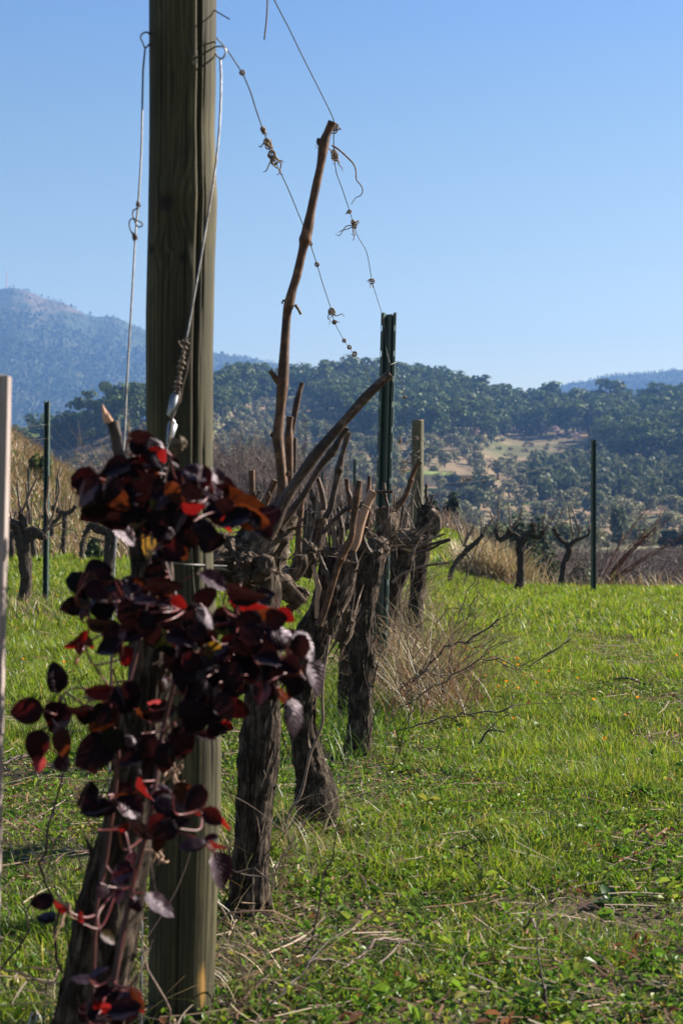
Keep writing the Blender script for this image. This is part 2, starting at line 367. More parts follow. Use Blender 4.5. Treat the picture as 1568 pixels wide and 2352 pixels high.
# far mountain with the mast, and the lower far ridge on the right
mt_crest = interp([-1800, -600, -250, -60, 0, 30, 60, 100, 150, 180, 200, 225, 262, 300, 335, 400, 500, 560, 640, 720, 820, 1000, 1140, 1190, 1250, 1330, 1400, 1480, 1568, 1800, 3500],
                  [900, 760, 690, 664, 664, 660, 668, 686, 696, 712, 722, 728, 729, 745, 757, 786, 812, 822, 838, 852, 880, 925, 928, 910, 893, 880, 864, 858, 852, 840, 900])
MC = 2600.
def mt_z(x, y):
    u = CX + x / y * FPX; zc = CH + (HOR - mt_crest(u)) / FPX * MC
    s = np.clip((y - 1400) / (MC - 1400), 0, 1.5); f = np.where(s <= 1, s ** 1.05, 1 - .5 * (s - 1))
    n = fbm(np.stack([x * .004, y * .0027, 0 * x], -1), 4, 31) - .5
    return -3 + (zc + 3) * f + n * 85 * np.clip(s, 0, 1) * np.clip(1.02 - s, 0, 1) * 2
us = np.linspace(-800, 2400, 640); ds = np.concatenate([np.linspace(1390, MC, 200), np.linspace(MC + 15, 3400, 30)]); U, Dd = np.meshgrid(us, ds)
mx = (U - CX) / FPX * Dd; mz = mt_z(mx, Dd); mz = mz + (fbm(np.stack([mx * .03, Dd * .03, 0 * mx], -1), 3, 8) - .5) * 5
sl_ = 60 * np.clip((Dd - 1450) / 300, 0, 1)
rock = sm(.53, .66, fbm(np.stack([mx * .009, Dd * .004, mz * .013], -1), 4, 40)) * sm(2300, 2480, Dd) * sm(420, 250, U)
rock = np.maximum(rock * .5, .8 * np.exp(-((U - 325) / 22) ** 2) * np.exp(-(((HOR - (mz - CH) / Dd * FPX) - 905) / 14) ** 2))
mb = MB(); mb.add(np.stack([mx, Dd, mz], -1).reshape(-1, 3), gridF(len(ds), 640), rock=np.stack([rock] * 3, -1).reshape(-1, 3)); tag(mb.build('mountain', M['mountain_soil']), kind='structure')

# pale verge of the track down in the valley
mb = MB(); q = spline(np.array([[20, 132, 0], [26, 150, 0], [31, 168, 0], [46, 176, 0], [70, 172, 0]], float), 2.)
tt = unit(np.gradient(q, axis=0)); nn = np.stack([-tt[:, 1], tt[:, 0], 0 * tt[:, 0]], -1); Lp, Rp = q + nn * 2.2, q - nn * 2.2
for a_ in (Lp, Rp): a_[:, 2] = np.maximum(G(a_[:, 0], a_[:, 1]), -1.55) + .12
k = np.arange(len(q) - 1); mb.add(np.vstack([Lp, Rp]), np.stack([k, k + len(q), k + 1 + len(q), k + 1], -1)); tag(mb.build('track', M['gravel_road']), kind='structure')

# haze
hz_m, t = mat('haze'); pv = nd(t, 'ShaderNodeVolumePrincipled'); pv.inputs['Density'].default_value = 2.45e-4; pv.inputs['Anisotropy'].default_value = .1
pv.inputs['Color'].default_value = (.195, .40, .84, 1); o = nd(t, 'ShaderNodeOutputMaterial'); t.links.new(pv.outputs[0], o.inputs['Volume'])
X0, X1, Y0, Y1, Z0, Z1 = -1750, 1750, -70, 3450, -6, 425
mb = MB(); mb.add([[X0, Y0, Z0], [X1, Y0, Z0], [X1, Y1, Z0], [X0, Y1, Z0], [X0, Y0, Z1], [X1, Y0, Z1], [X1, Y1, Z1], [X0, Y1, Z1]],
       np.array([[0, 3, 2, 1], [4, 5, 6, 7], [0, 1, 5, 4], [1, 2, 6, 5], [2, 3, 7, 6], [3, 0, 4, 7]]))
tag(mb.build('haze', hz_m, smooth=False), kind='stuff')

# ---------------------------------------------------------------- distant trees
def leafcards(mb, ctr, rad, n, size, cols, r, shell=.55, mat=0, flat=1.0):
    """n leaf-clump quads spread through an ellipsoid"""
    d = unit(r.normal(size=(n, 3))); q = (shell + (1 - shell) * r.random((n, 1)) ** .6) * r.uniform(.75, 1.08, (n, 1))
    c = np.asarray(ctr) + d * q * np.asarray(rad)
    nv = unit(d * 1.25 + r.normal(size=(n, 3)) * .42 + [0, 0, .25]); a = unit(np.cross(nv, r.normal(size=(n, 3)))); b = np.cross(nv, a)
    sz = size * r.uniform(.7, 1.4, (n, 1)); k = r.uniform(.6, 1.0, (n, 1))
    V = np.stack([c - a * sz, c - b * sz * k, c + a * sz, c + b * sz * k], 1).reshape(-1, 3)
    F = np.arange(4 * n).reshape(-1, 4); cc = np.asarray(cols)[r.integers(len(cols), size=n)] * r.uniform(.7, 1.3, (n, 1))
    mb.add(V, F, mat, col=np.repeat(cc, 4, 0))

def crown_tree(kind, seed, dens=1.0):
    r = np.random.default_rng(seed); mb = MB()
    if kind == 'pine':
        h = 1.0; tub = [[0, 0, -.05, .03], [.02 * r.normal(), .02, .45, .024], [.04 * r.normal(), .03 * r.normal(), .8, .012]]
        for q in range(9):
            a = r.random() * 6.28; rr = r.uniform(.05, .28); zz = r.uniform(.3, .9) if q else .88
            leafcards(mb, (rr * math.cos(a), rr * math.sin(a), zz), (.2, .2, .12), int(34 * dens), .055, [(.06, .088, .025), (.042, .065, .02), (.095, .12, .032)], r)
    elif kind == 'umbrella':
        tub = [[0, 0, -.05, .03], [.03, .01, .4, .022], [.0, .03, .72, .015]]
        for q in range(10):
            a = r.random() * 6.28; rr = r.uniform(0, .36)
            leafcards(mb, (rr * math.cos(a), rr * math.sin(a), .8 + .08 * r.normal() - .3 * rr * rr), (.2, .2, .1), int(34 * dens), .05, [(.065, .09, .026), (.045, .068, .02), (.095, .12, .032)], r)
    elif kind == 'olive':
        tub = [[0, 0, -.05, .05], [.05, .02, .3, .04], [.02, .05, .6, .02]]
        for q in range(8):
            a = r.random() * 6.28; rr = r.uniform(.0, .36); zz = r.uniform(.2, .78)
            leafcards(mb, (rr * math.cos(a), rr * math.sin(a), zz), (.27, .27, .21), int(34 * dens), .075, [(.18, .17, .075), (.13, .128, .055), (.24, .215, .115)], r)
    elif kind == 'oak':
        tub = [[0, 0, -.05, .05], [.02, .02, .3, .04], [.02, .0, .6, .02]]
        for q in range(9):
            a = r.random() * 6.28; rr = r.uniform(.0, .4); zz = r.uniform(.16, .78)
            leafcards(mb, (rr * math.cos(a), rr * math.sin(a), zz), (.28, .28, .22), int(34 * dens), .07, [(.07, .085, .03), (.048, .062, .022), (.11, .115, .042)], r)
    elif kind == 'almond':
        tub = [[0, 0, -.05, .04], [.03, .02, .4, .03], [.02, .05, .7, .015]]
        for q in range(8):
            a = r.random() * 6.28; rr = r.uniform(.1, .38); zz = r.uniform(.4, .9)
            leafcards(mb, (rr * math.cos(a), rr * math.sin(a), zz), (.2, .2, .16), int(16 * dens), .05, [(.5, .36, .36), (.42, .29, .28), (.2, .15, .11)], r, shell=.2)
    else:  # low bush
        tub = [[0, 0, -.1, .03], [0, 0, .3, .02]]
        for q in range(6):
            a = r.random() * 6.28; rr = r.uniform(.0, .5)
            leafcards(mb, (rr * math.cos(a), rr * math.sin(a), .35 + .1 * r.normal()), (.33, .33, .3), int(16 * dens), .1, [(.1, .095, .05), (.07, .075, .035), (.15, .12, .07)], r)
    tube(mb, tub, 5, mat=1, col=(.08, .06, .05), cap=False)
    for q in range(5):
        a = r.random() * 6.28; e = np.array([.25 * math.cos(a), .25 * math.sin(a), .65 + .15 * r.random()])
        tube(mb, [[*(np.array(tub[1][:3])), .014], [*e, .006]], 4, mat=1, cap=False, col=(.08, .06, .05))
    return mb
HT = {}
hide = {}
for k_, lab, cat, grp in (('pine', 'dark green pine growing on the wooded hillside', 'tree', 'pines on the wooded hillside'),
                     ('umbrella', 'flat crowned umbrella pine growing on the wooded hillside', 'tree', 'umbrella pines on the hillside'),
                     ('olive', 'rounded grey green olive tree on the lower hillside', 'tree', 'olive trees on the hillside'),
                     ('oak', 'dark rounded evergreen oak on the hillside', 'tree', 'evergreen oaks on the hillside'),
                     ('bush', 'low brownish bush on the open hillside', 'bush', 'low bushes on the hillside')):
    HT[k_] = dict(lab=lab, cat=cat, grp=grp, mb=[crown_tree(k_, 100 + 7 * q + len(k_)) for q in range(3)], me=None)
NM = dict(pine='pine_tree', umbrella='umbrella_pine', olive='olive_tree', oak='oak_tree', bush='bush', almond='almond_tree')
FM = [M['foliage'], M['far_bark']]
def inst(kind, x, y, z, s, sx, r, label=None, group=None, cat=None):
    h = HT[kind]
    if h['me'] is None: h['me'] = [None] * len(h['mb'])
    q = int(r.integers(len(h['mb'])))
    if h['me'][q] is None:
        o = h['mb'][q].build(NM[kind], FM if kind != 'almond' else [M['blossom'], M['far_bark']]); h['me'][q] = o.data
    else:
        o = bpy.data.objects.new(NM[kind], h['me'][q]); COL.objects.link(o)
    o.location = (x, y, z); o.scale = (s * sx, s * sx, s); o.rotation_euler = (0, 0, r.random() * 6.28)
    return tag(o, label or h['lab'], cat or h['cat'], group or h['grp'])

HT['almond'] = dict(lab='', cat='tree', grp='', mb=[crown_tree('almond', 55 + q, 1.4) for q in range(2)], me=None)
r = np.random.default_rng(21); cand = []
tries = 0; pts_ = np.zeros((0, 2)); grid = {}
def far_enough(x, y, m):
    gi, gj = int(x // 4), int(y // 4)
    for a in range(-2, 3):
        for b in range(-2, 3):
            for (X, Y) in grid.get((gi + a, gj + b), ()):
                if (X - x) ** 2 + (Y - y) ** 2 < m * m: return False
    grid.setdefault((gi, gj), []).append((x, y)); return True
for q in range(17000):
    u = r.uniform(-250, 1850); d = math.sqrt(r.uniform(308 ** 2, 790 ** 2)); x = (u - CX) / FPX * d; z = float(hill_z(np.array(x), np.array(d))); _, v = pix(x, d, z)
    n = float(n2(np.array(x), np.array(d), .02, 2, 77))
    crest = v - float(hill_crest(u))
    if u < 1180:
        pine_line = np.interp(u, [0, 330, 490, 700, 850, 1000, 1180], [40, 40, 60, 30, 130, 120, 95])
    else: pine_line = np.interp(u, [1180, 1250, 1568], [95, 95, 120])
    clearing = 1070 < u < 1370 and 1003 < v < 1068 and (u - 1070) > (1068 - v) * 1.2
    if clearing and r.random() > .16: continue
    if crest < pine_line + 50 * (n - .5): kind = 'pine' if r.random() < .6 else ('umbrella' if r.random() < .5 else 'oak'); m_, p_ = 5.2, 1.0
    elif u > 1230 and v < 1165: kind = 'oak' if r.random() < .65 else 'olive'; m_, p_ = 4.6, .95
    elif v > 1195: kind = 'bush' if r.random() < .5 else 'olive'; m_, p_ = 4, .75
    else:
        kind = 'olive' if r.random() < .74 else ('oak' if r.random() < .5 else 'bush'); m_, p_ = (6.0 if v > 1050 and u > 600 else 5.0), .36 + 1.5 * (n - .3)
        if 920 < u < 1075 and 1080 < v < 1150: p_ = .1
    if clearing: kind = 'bush'; p_ = 1
    if u < 520: p_ *= .75
    if r.random() > p_ or not far_enough(x, d, m_): continue
    s = dict(pine=r.uniform(7, 14.5), umbrella=r.uniform(8, 13), olive=r.uniform(3.2, 5.4), oak=r.uniform(4, 8.5), bush=r.uniform(1.2, 2.4))[kind]
    sx = dict(pine=1, umbrella=1.05, olive=1.05, oak=1.0, bush=1.2)[kind] * r.uniform(.85, 1.2)
    cand.append((kind, x, d, z, s, sx, u))
for q in range(1500):   # valley floor between the vineyard and the hill
    d = math.sqrt(r.uniform(112 ** 2, 305 ** 2)); u = r.uniform(950, 1700); x = (u - CX) / FPX * d; n = float(n2(np.array(x), np.array(d), .03, 2, 78))
    if (abs(x - np.interp(d, [132, 150, 168, 176], [20, 26, 31, 46])) < 5 and d < 180) or (u > 1430 and d < 172): continue
    if r.random() > .25 + 1.3 * (n - .3) or not far_enough(x, d, 3.6): continue
    kind = 'bush' if r.random() < .62 else ('olive' if r.random() < .6 else 'oak'); s = dict(bush=r.uniform(.7, 1.7), olive=r.uniform(1.8, 3.2), oak=r.uniform(1.6, 3.2))[kind]
    cand.append((kind, x, d, float(G(np.array(x), np.array(d))), s, r.uniform(.9, 1.25) * (1.2 if kind == 'bush' else 1), u))
stuff = {k: MB() for k in NM}; cnt = {}
cand.sort(key=lambda c: -c[4] / c[2])
for c in cand:
    kind, x, d, z, s, sx, u = c
    vis = -10 < u < 1580
    if vis and cnt.get(kind, 0) < 290:
        cnt[kind] = cnt.get(kind, 0) + 1; inst(kind, x, d, z, s, sx, r)
    else:
        src = HT[kind]['mb'][int(r.integers(3))]; a = r.random() * 6.28; ca, sa = math.cos(a), math.sin(a)
        V = np.concatenate(src.V); V = V @ np.array([[ca, sa, 0], [-sa, ca, 0], [0, 0, 1]]) * [s * sx, s * sx, s] + [x, d, z]
        C = np.concatenate(src.A['col']); off = stuff[kind].n
        for f, mi in src.F: stuff[kind].F.append((f + off, mi))
        stuff[kind].V.append(V); stuff[kind].n += len(V); stuff[kind].A.setdefault('col', []).append(C)
for k_, mb in stuff.items():
    if mb.n: tag(mb.build(dict(pine='pine_wood', umbrella='umbrella_pine_wood', olive='olive_grove', oak='oak_wood', bush='scrub', almond='almond_grove')[k_], FM), kind='stuff')
print('hill trees', cnt, len(cand))

# single trees one can tell apart
def lone(kind, px, py, hpx, sx, label, group=None, d=None):
    if d is None:   # stand it on the hill where the hill surface is seen at that row
        dd = np.linspace(HB + 5, HC, 600); x = (px - CX) / FPX * dd; v = pix(x, dd, hill_z(x, dd))[1]; q = np.argmin(np.abs(v - py)); d = dd[q]
    x = (px - CX) / FPX * d; z = float(hill_z(np.array(x), np.array(d)))
    inst(kind, x, d, z, hpx / FPX * d, sx, r, label, group)
lone('oak', 808, 862, 81, 1.0, 'tallest round tree on the hill skyline left of the metal post')
lone('oak', 770, 862, 55, .8, 'small tree on the skyline just left of the tallest round one')
lone('oak', 690, 872, 65, 1.0, 'dark tree on the skyline right behind the tall cane')
lone('oak', 575, 880, 72, 1.6, 'broad dark tree on the skyline between post and tall cane')
lone('pine', 560, 925, 91, .9, 'bright green pine below the broad skyline tree')
lone('umbrella', 1016, 890, 68, .9, 'lone umbrella pine rising above the middle of the skyline')
lone('umbrella', 205, 1010, 112, .95, 'tall dense dark pine on the spur beside the left metal post')
lone('oak', 168, 1015, 70, 1.15, 'dark round tree at the lower end of the spur')
lone('oak', 262, 985, 91, .9, 'dull brownish tree right of the tall pine on the spur')
lone('pine', 1265, 935, 78, 1.2, 'broad pine on the right skyline, left of three')
lone('pine', 1400, 935, 84, 1.2, 'broad pine on the right skyline, middle of three')
lone('pine', 1500, 935, 72, 1.3, 'broad pine on the right skyline, right of three')
lone('pine', 1168, 925, 58, .6, 'narrow pine standing in the saddle between the hills')
for px, py, h in ((1170, 985, 48), (1185, 992, 40)): lone('almond', px, py, h, 1., 'pale pink almond tree in blossom below the saddle', 'almond trees below the saddle')
for px, py, h in ((1085, 1012, 34), (1105, 1014, 40), (1128, 1010, 34)): lone('almond', px, py, h, 1.2, 'whitish almond tree in blossom left of the meadow', 'almond trees left of the meadow')
for px, py, h in ((1232, 1000, 36), (1252, 1006, 30), (1278, 1012, 34), (1318, 1018, 30)): lone('almond', px, py, h, 1.2, 'pink almond tree in blossom along the top of the meadow', 'almond trees above the meadow')
lone('almond', 1115, 1070, 20, 1.6, 'small pink almond tree low on the slope')

# grassy terraces cut into the lower slope behind the far wooden post
def terrace(us, vs_, deep):
    a_, b_ = [], []
    dd = np.linspace(HB + 5, HC, 900)
    for u, v in zip(us, vs_):
        x = (u - CX) / FPX * dd; q = int(np.argmin(np.abs(pix(x, dd, hill_z(x, dd))[1] - v))); d = dd[q]; z = CH + (HOR - v) / FPX * d
        a_.append([(u - CX) / FPX * d, d, z]); b_.append([(u - CX) / FPX * (d - deep), d - deep, z])
    a_, b_ = np.array(a_), np.array(b_); n = len(a_); lo = b_.copy(); lo[:, 2] -= 6; lo[:, 1] -= .8; ed = b_.copy(); ed[:, 2] -= .9; ed[:, 1] -= .3; k = np.arange(n - 1)
    mb = MB(); st_ = lambda o1, o2: np.stack([k + o1 * n, k + 1 + o1 * n, k + 1 + o2 * n, k + o2 * n], -1)
    mb.add(np.vstack([a_, b_, ed, lo]), [st_(1, 0), st_(2, 1)], 0); mb.add(np.vstack([a_, b_, ed, lo]), [st_(3, 2)], 1); tag(mb.build('terrace', [M['verge'], M['bank_soil']]), kind='structure')
for nm_, c0_, c1_ in (('verge', (.1, .14, .03), (.2, .22, .06)), ('bank_soil', (.04, .035, .022), (.10, .08, .05))):
    m, t = mat(nm_); v = nd(t, 'ShaderNodeTexCoord').outputs['Object']; princ(t, ramp(t, noise(t, v, .6, 5, .7), [(.3, c0_), (.7, c1_)]), .95); M[nm_] = m
us_ = np.linspace(930, 1066, 24); terrace(us_, np.interp(us_, [930, 1000, 1040, 1056, 1066], [1088, 1090, 1093, 1099, 1108]), 24)
us_ = np.linspace(930, 1050, 20); terrace(us_, np.interp(us_, [930, 1000, 1030, 1050], [1123, 1126, 1129, 1135]), 20)
us_ = np.linspace(1140, 1330, 20); terrace(us_, np.interp(us_, [1140, 1240, 1330], [1158, 1152, 1160]), 8)

# forest on the mountain: one mass
r = np.random.default_rng(5); mb = MB(); n = 24000
u = r.uniform(-300, 1900, n); d = np.sqrt(r.uniform(1410 ** 2, 2620 ** 2, n)); x = (u - CX) / FPX * d; z = mt_z(x, d)
keep = r.random(n) < .35 + .9 * n2(x, d, .008, 3, 9); keep &= ~((d > 2380) & (r.random(n) < .6) & (u < 500)); x, d, z = x[keep], d[keep], z[keep]; n = len(x)
hh = r.uniform(6, 13, n) * (1 - .5 * sm(2300, 2560, d)); K = 11
tz = r.random((n, K)); rad = (1 - tz) * .32 * hh[:, None] + .4; an = r.random((n, K)) * 6.28
c = np.stack([x[:, None] + rad * np.cos(an), d[:, None] + rad * np.sin(an), z[:, None] + (.12 + .85 * tz) * hh[:, None]], -1).reshape(-1, 3)
nn = len(c); nv = unit(r.normal(size=(nn, 3)) + [0, -.2, .5]); a = unit(np.cross(nv, r.normal(size=(nn, 3)))); b = np.cross(nv, a); sz = (r.uniform(.12, .26, nn) * np.repeat(hh, K))[:, None]
V = np.stack([c - a * sz, c - b * sz * .7, c + a * sz, c + b * sz * .7], 1).reshape(-1, 3)
cc = np.repeat(np.array([(.035, .055, .028), (.026, .045, .025), (.10, .115, .055)])[r.integers(3, size=n)], K, 0)
mb.add(V, np.arange(4 * nn).reshape(-1, 4), col=np.repeat(cc, 4, 0)); tag(mb.build('mountain_forest', M['foliage']), kind='stuff')

# mast on the mountain top
bs = P(17, 664, MC - 8); hgt = (664 - 622) / FPX * MC
e = empty('radio_mast', bs, 'thin lattice radio mast on top of the far blue mountain', 'mast'); mb = MB()
for k in range(4):
    a = k * math.pi / 2 + .4; tube(mb, [[1.6 * math.cos(a), 1.6 * math.sin(a), -3, .25], [.4 * math.cos(a), .4 * math.sin(a), hgt, .16]], 4)
for q in range(7):
    f = q / 7; rr = 1.6 - 1.2 * f; zz = hgt * f
    for k in range(4):
        a, a2 = k * math.pi / 2 + .4, (k + 1) * math.pi / 2 + .4
        tube(mb, [[rr * math.cos(a), rr * math.sin(a), zz, .12], [rr * .85 * math.cos(a2), rr * .85 * math.sin(a2), zz + hgt / 7, .12]], 4)
mb.build('lattice_tower', M['mast_paint'], e)
mb = MB(); tube(mb, [[0, 0, hgt - .5, .2], [0, 0, hgt + 5, .1]], 5); mb.build('antenna', M['mast_paint'], e)
# ================================================================ ground cover
def blades(mb, x, y, z, h, wd, lean, azm, cols, tipc=None, rows=4, droop=.5):
    """one curved tapering blade per entry (arrays)"""
    n = len(x); t = np.linspace(0, 1, rows)[None, :]
    dx, dy = np.cos(azm)[:, None], np.sin(azm)[:, None]; out = (lean * h)[:, None] * (t ** 1.7) ; up = h[:, None] * (t - droop * lean[:, None] * t ** 3 * .6)
    cx, cy, cz = x[:, None] + dx * out, y[:, None] + dy * out, z[:, None] + up
    tw = azm[:, None] + math.pi / 2 + (vn(np.stack([x * 37, y * 37, z], -1), 3)[:, None] - .5) * 2.6
    ww = wd[:, None] * np.array([.8, 1.0, .75, .06])[None, :rows] if rows == 4 else wd[:, None] * (1 - .93 * t)
    ax, ay = np.cos(tw) * ww, np.sin(tw) * ww
    V = np.stack([np.stack([cx - ax, cy - ay, cz], -1), np.stack([cx + ax, cy + ay, cz], -1)], 2).reshape(-1, 3)
    b = (np.arange(n) * rows * 2)[:, None]; k = (np.arange(rows - 1) * 2)[None]
    F = np.stack([b + k, b + k + 1, b + k + 3, b + k + 2], -1).reshape(-1, 4)
    c = np.repeat(cols[:, None, :], rows, 1)
    if tipc is not None: c = c * (1 - t[..., None] ** 2) + tipc[:, None, :] * t[..., None] ** 2
    mb.add(V, F, col=np.repeat(c.reshape(-1, 3), 2, 0))

GR = np.random.default_rng(11)
def view_points(n, d0, d1, power=1.0, side=.06, u0=-120, u1=1690):
    """ground points in the strip the photograph looks along; power 1 = even over the ground"""
    t = GR.random(n); d = (d0 ** (1 + power) + t * (d1 ** (1 + power) - d0 ** (1 + power))) ** (1 / (1 + power))
    u = GR.uniform(u0, u1, n); x = (u - CX) / FPX * d + GR.normal(size=n) * side; return x, d
def cover(x, y):
    """how thick the grass grows: 0 bare .. 1 thick"""
    ro = x - .08 * y
    g = (n2(x, y, 1.3, 3, 21) - .5) * 1.3 + (n2(x, y, 4.2, 2, 22) - .5) * .9 + .50
    g = g + .22 * sm(5, 9, y)                                             # thicker farther along
    g = g - .12 * np.exp(-((ro + .33) / .16) ** 2) * (1 - sm(6, 12, y))       # worn strip under the vine row
    g = g - .42 * np.exp(-((ro - .85) / .26) ** 2) * sm(4.5, 6, y) * (1 - sm(10, 14, y)) * (.4 + n2(x, y, 2.2, 2, 71)) # wheel track
    g = g - .06 * np.exp(-((ro - .15) / .3) ** 2) * (1 - sm(3.2, 4.5, y))
    return np.clip(g, 0, 1)
def lushness(x, y): return n2(x, y, .8, 3, 41)
def inside(x, y):
    ro = x - .08 * y
    return ~((y > 20.2) & (ro > .45)) & (y < 44)

gmb = MB()
def grass(n_cl, d0, d1, per, hmin, hmax, wmul, power, base=.22):
    x, y = view_points(n_cl, d0, d1, power); c = cover(x, y); k = (GR.random(n_cl) < base + (1 - base) * sm(.2, .7, c)) & inside(x, y); x, y, c = x[k], y[k], c[k]
    L = lushness(x, y); n = len(x); nb = np.maximum(2, (per * GR.uniform(.5, 1.4, n) * (.5 + c)).astype(int)); ix = np.repeat(np.arange(n), nb); m_ = len(ix)
    spread = (.012 + .03 * GR.random(m_)) * (1 + .3 * wmul); a = GR.random(m_) * 6.283
    X, Y = x[ix] + spread * np.cos(a), y[ix] + spread * np.sin(a)
    h = (hmin + (hmax - hmin) * (c[ix] * .6 + L[ix] * .7) * GR.uniform(.45, 1.25, m_)); h = np.clip(h, .015, .3)
    w_ = wmul * GR.uniform(.0009, .0022, m_) * (1 + .8 * (h > .09)); lean = GR.uniform(.15, 1.15, m_)
    az_ = a + GR.normal(size=m_) * .7
    g1, g2, g3 = np.array([.10, .165, .014]), np.array([.19, .24, .026]), np.array([.055, .105, .012])
    f = np.clip((L[ix] - .5) * 2.6 + .5 + .25 * GR.normal(size=m_), 0, 1)[:, None]; col = g3 * (1 - f) + g1 * f; f2 = GR.random((m_, 1)) ** 2; col = col * (1 - f2) + g2 * f2
    dry = GR.random(m_) < .085; col[dry] = np.array([.32, .26, .13]) * GR.uniform(.6, 1.2, (dry.sum(), 1))
    tip = col * 1.15; ty = GR.random(m_) < .14; tip[ty] = [.28, .24, .08]
    blades(gmb, X, Y, G(X, Y) - .006, h, w_, lean, az_, col, tip)
grass(9500, 2.15, 5.4, 10, .018, .072, .85, .6, .1)
grass(17000, 2.15, 7.5, 6, .010, .036, .7, .6, .38)
grass(12500, 5.0, 11, 11, .025, .088, 1.1, .6, .3)
grass(9500, 10.5, 21, 11, .045, .125, 1.7, .7, .55)
grass(4600, 20, 44, 9, .08, .17, 3.8, .8, .7)
tag(gmb.build('grass', M['grass_blade']), kind='stuff')

# tussocks: denser tufts of longer arching blades
gmb = MB(); x, y = view_points(820, 2.25, 13, .7); k = (cover(x, y) > .3) & inside(x, y); x, y = x[k], y[k]; n = len(x); ix = np.repeat(np.arange(n), 46); m_ = len(ix); a = GR.random(m_) * 6.283; sp = .045 * GR.random(m_) * (.5 + GR.random(n)[ix])
X, Y = x[ix] + sp * np.cos(a), y[ix] + sp * np.sin(a); hue = GR.random(n)[ix][:, None]; c_ = np.array([.16, .22, .02]) * hue + np.array([.05, .11, .014]) * (1 - hue)
blades(gmb, X, Y, G(X, Y) - .006, GR.uniform(.035, .12, m_) * (.5 + .6 * GR.random(n)[ix]), (.0011 + .0004 * (y[ix] > 5)) * GR.uniform(.7, 1.5, m_), GR.uniform(.4, 1.5, m_), a + GR.normal(size=m_) * .4, c_ * GR.uniform(.75, 1.3, (m_, 1)), None, 6, .7)
tag(gmb.build('grass_tussocks', M['grass_blade']), kind='stuff')
# dead straw lying about
smb = MB(); n = 36000; x, y = view_points(n, 2.1, 16, .35); c = cover(x, y); k = (GR.random(n) < 1.1 - c * .95) & inside(x, y); x, y = x[k], y[k]; n = len(x)
a = GR.random(n) * 6.283; L = GR.uniform(.015, .10, n) * (1 + .08 * y) * (1 + 1.2 * (GR.random(n) < .1)); w_ = GR.uniform(.0006, .0016, n) * (1 + .12 * y); z = G(x, y) + GR.random(n) ** 2 * .035 + .004
t = np.linspace(-.5, .5, 4)[None]; bend = GR.normal(size=(n, 1)) * .25; lift = GR.normal(size=(n, 1)) * .14
px_, py_ = x[:, None] + L[:, None] * (np.cos(a)[:, None] * t - np.sin(a)[:, None] * bend * t * t), y[:, None] + L[:, None] * (np.sin(a)[:, None] * t + np.cos(a)[:, None] * bend * t * t)
pz_ = np.maximum(z[:, None] + L[:, None] * lift * t, G(px_, py_) + .002); ox, oy = -np.sin(a)[:, None] * w_[:, None], np.cos(a)[:, None] * w_[:, None]
V = np.stack([np.stack([px_ - ox, py_ - oy, pz_], -1), np.stack([px_ + ox, py_ + oy, pz_ + w_[:, None] * .6], -1)], 2).reshape(-1, 3)
b = (np.arange(n) * 8)[:, None]; q = (np.arange(3) * 2)[None]; F = np.stack([b + q, b + q + 1, b + q + 3, b + q + 2], -1).reshape(-1, 4)
pal = np.array([[.31, .21, .135], [.48, .37, .26], [.15, .085, .05], [.06, .04, .025], [.28, .14, .08]]); cc = pal[GR.integers(5, size=n)] * GR.uniform(.6, 1.1, (n, 1))
smb.add(V, F, col=np.repeat(cc, 8, 0)); tag(smb.build('straw_litter', M['straw']), kind='stuff')

# small-leaved weeds (clover, mallow, chickweed) between the grass
wmb = MB(); n = 21000; x, y = view_points(n, 2.1, 9.5, .35); nz_ = n2(x, y, 1.9, 3, 61); k = (GR.random(n) < sm(.36, .6, nz_) + .1) & inside(x, y); x, y = x[k], y[k]; n = len(x)
nl = GR.integers(3, 9, n); ix = np.repeat(np.arange(n), nl); m_ = len(ix); a = GR.random(m_) * 6.283; rr = GR.uniform(.004, .034, m_)
X, Y = x[ix] + rr * np.cos(a), y[ix] + rr * np.sin(a); Z = G(X, Y) + GR.uniform(.004, .05, m_) * (.4 + .6 * GR.random(n)[ix]); S = GR.uniform(.003, .0085, m_) * (1 + 1.1 * (GR.random(n)[ix] < .07))
nv = unit(np.stack([GR.normal(size=m_) * .75, GR.normal(size=m_) * .75, np.ones(m_)], -1)); e1 = unit(np.cross(nv, np.stack([-np.sin(a), np.cos(a), 0 * a + .01], -1))); e2 = np.cross(nv, e1); c0 = np.stack([X, Y, Z], -1)
as_ = GR.uniform(.5, 1.0, m_)[:, None]; s_ = S[:, None]; cup = GR.uniform(.1, .6, m_)[:, None]
V = np.stack([c0 - e1 * s_, c0 - e1 * s_ * .2 + e2 * s_ * .75 * as_ + nv * s_ * cup, c0 + e1 * s_ * .6 + e2 * s_ * .6 * as_ + nv * s_ * cup * .8, c0 + e1 * s_ * 1.05 - nv * s_ * .2, c0 + e1 * s_ * .6 - e2 * s_ * .6 * as_ + nv * s_ * cup * .8, c0 - e1 * s_ * .2 - e2 * s_ * .75 * as_ + nv * s_ * cup], 1).reshape(-1, 3)
b = (np.arange(m_) * 6)[:, None]; F = np.concatenate([b + np.array([[0, 1, 2, 3]]), b + np.array([[0, 3, 4, 5]])]).reshape(-1, 4)
pal = np.array([[.085, .165, .016], [.13, .215, .02], [.19, .245, .026], [.06, .12, .014], [.23, .22, .035], [.16, .065, .028]]); cc = pal[GR.choice(6, size=n, p=[.28, .27, .17, .17, .06, .05])][ix] * GR.uniform(.75, 1.25, (m_, 1))
wmb.add(V, F, col=np.repeat(cc, 6, 0)); tag(wmb.build('low_weeds', M['weed_leaf'], smooth=False), kind='stuff')

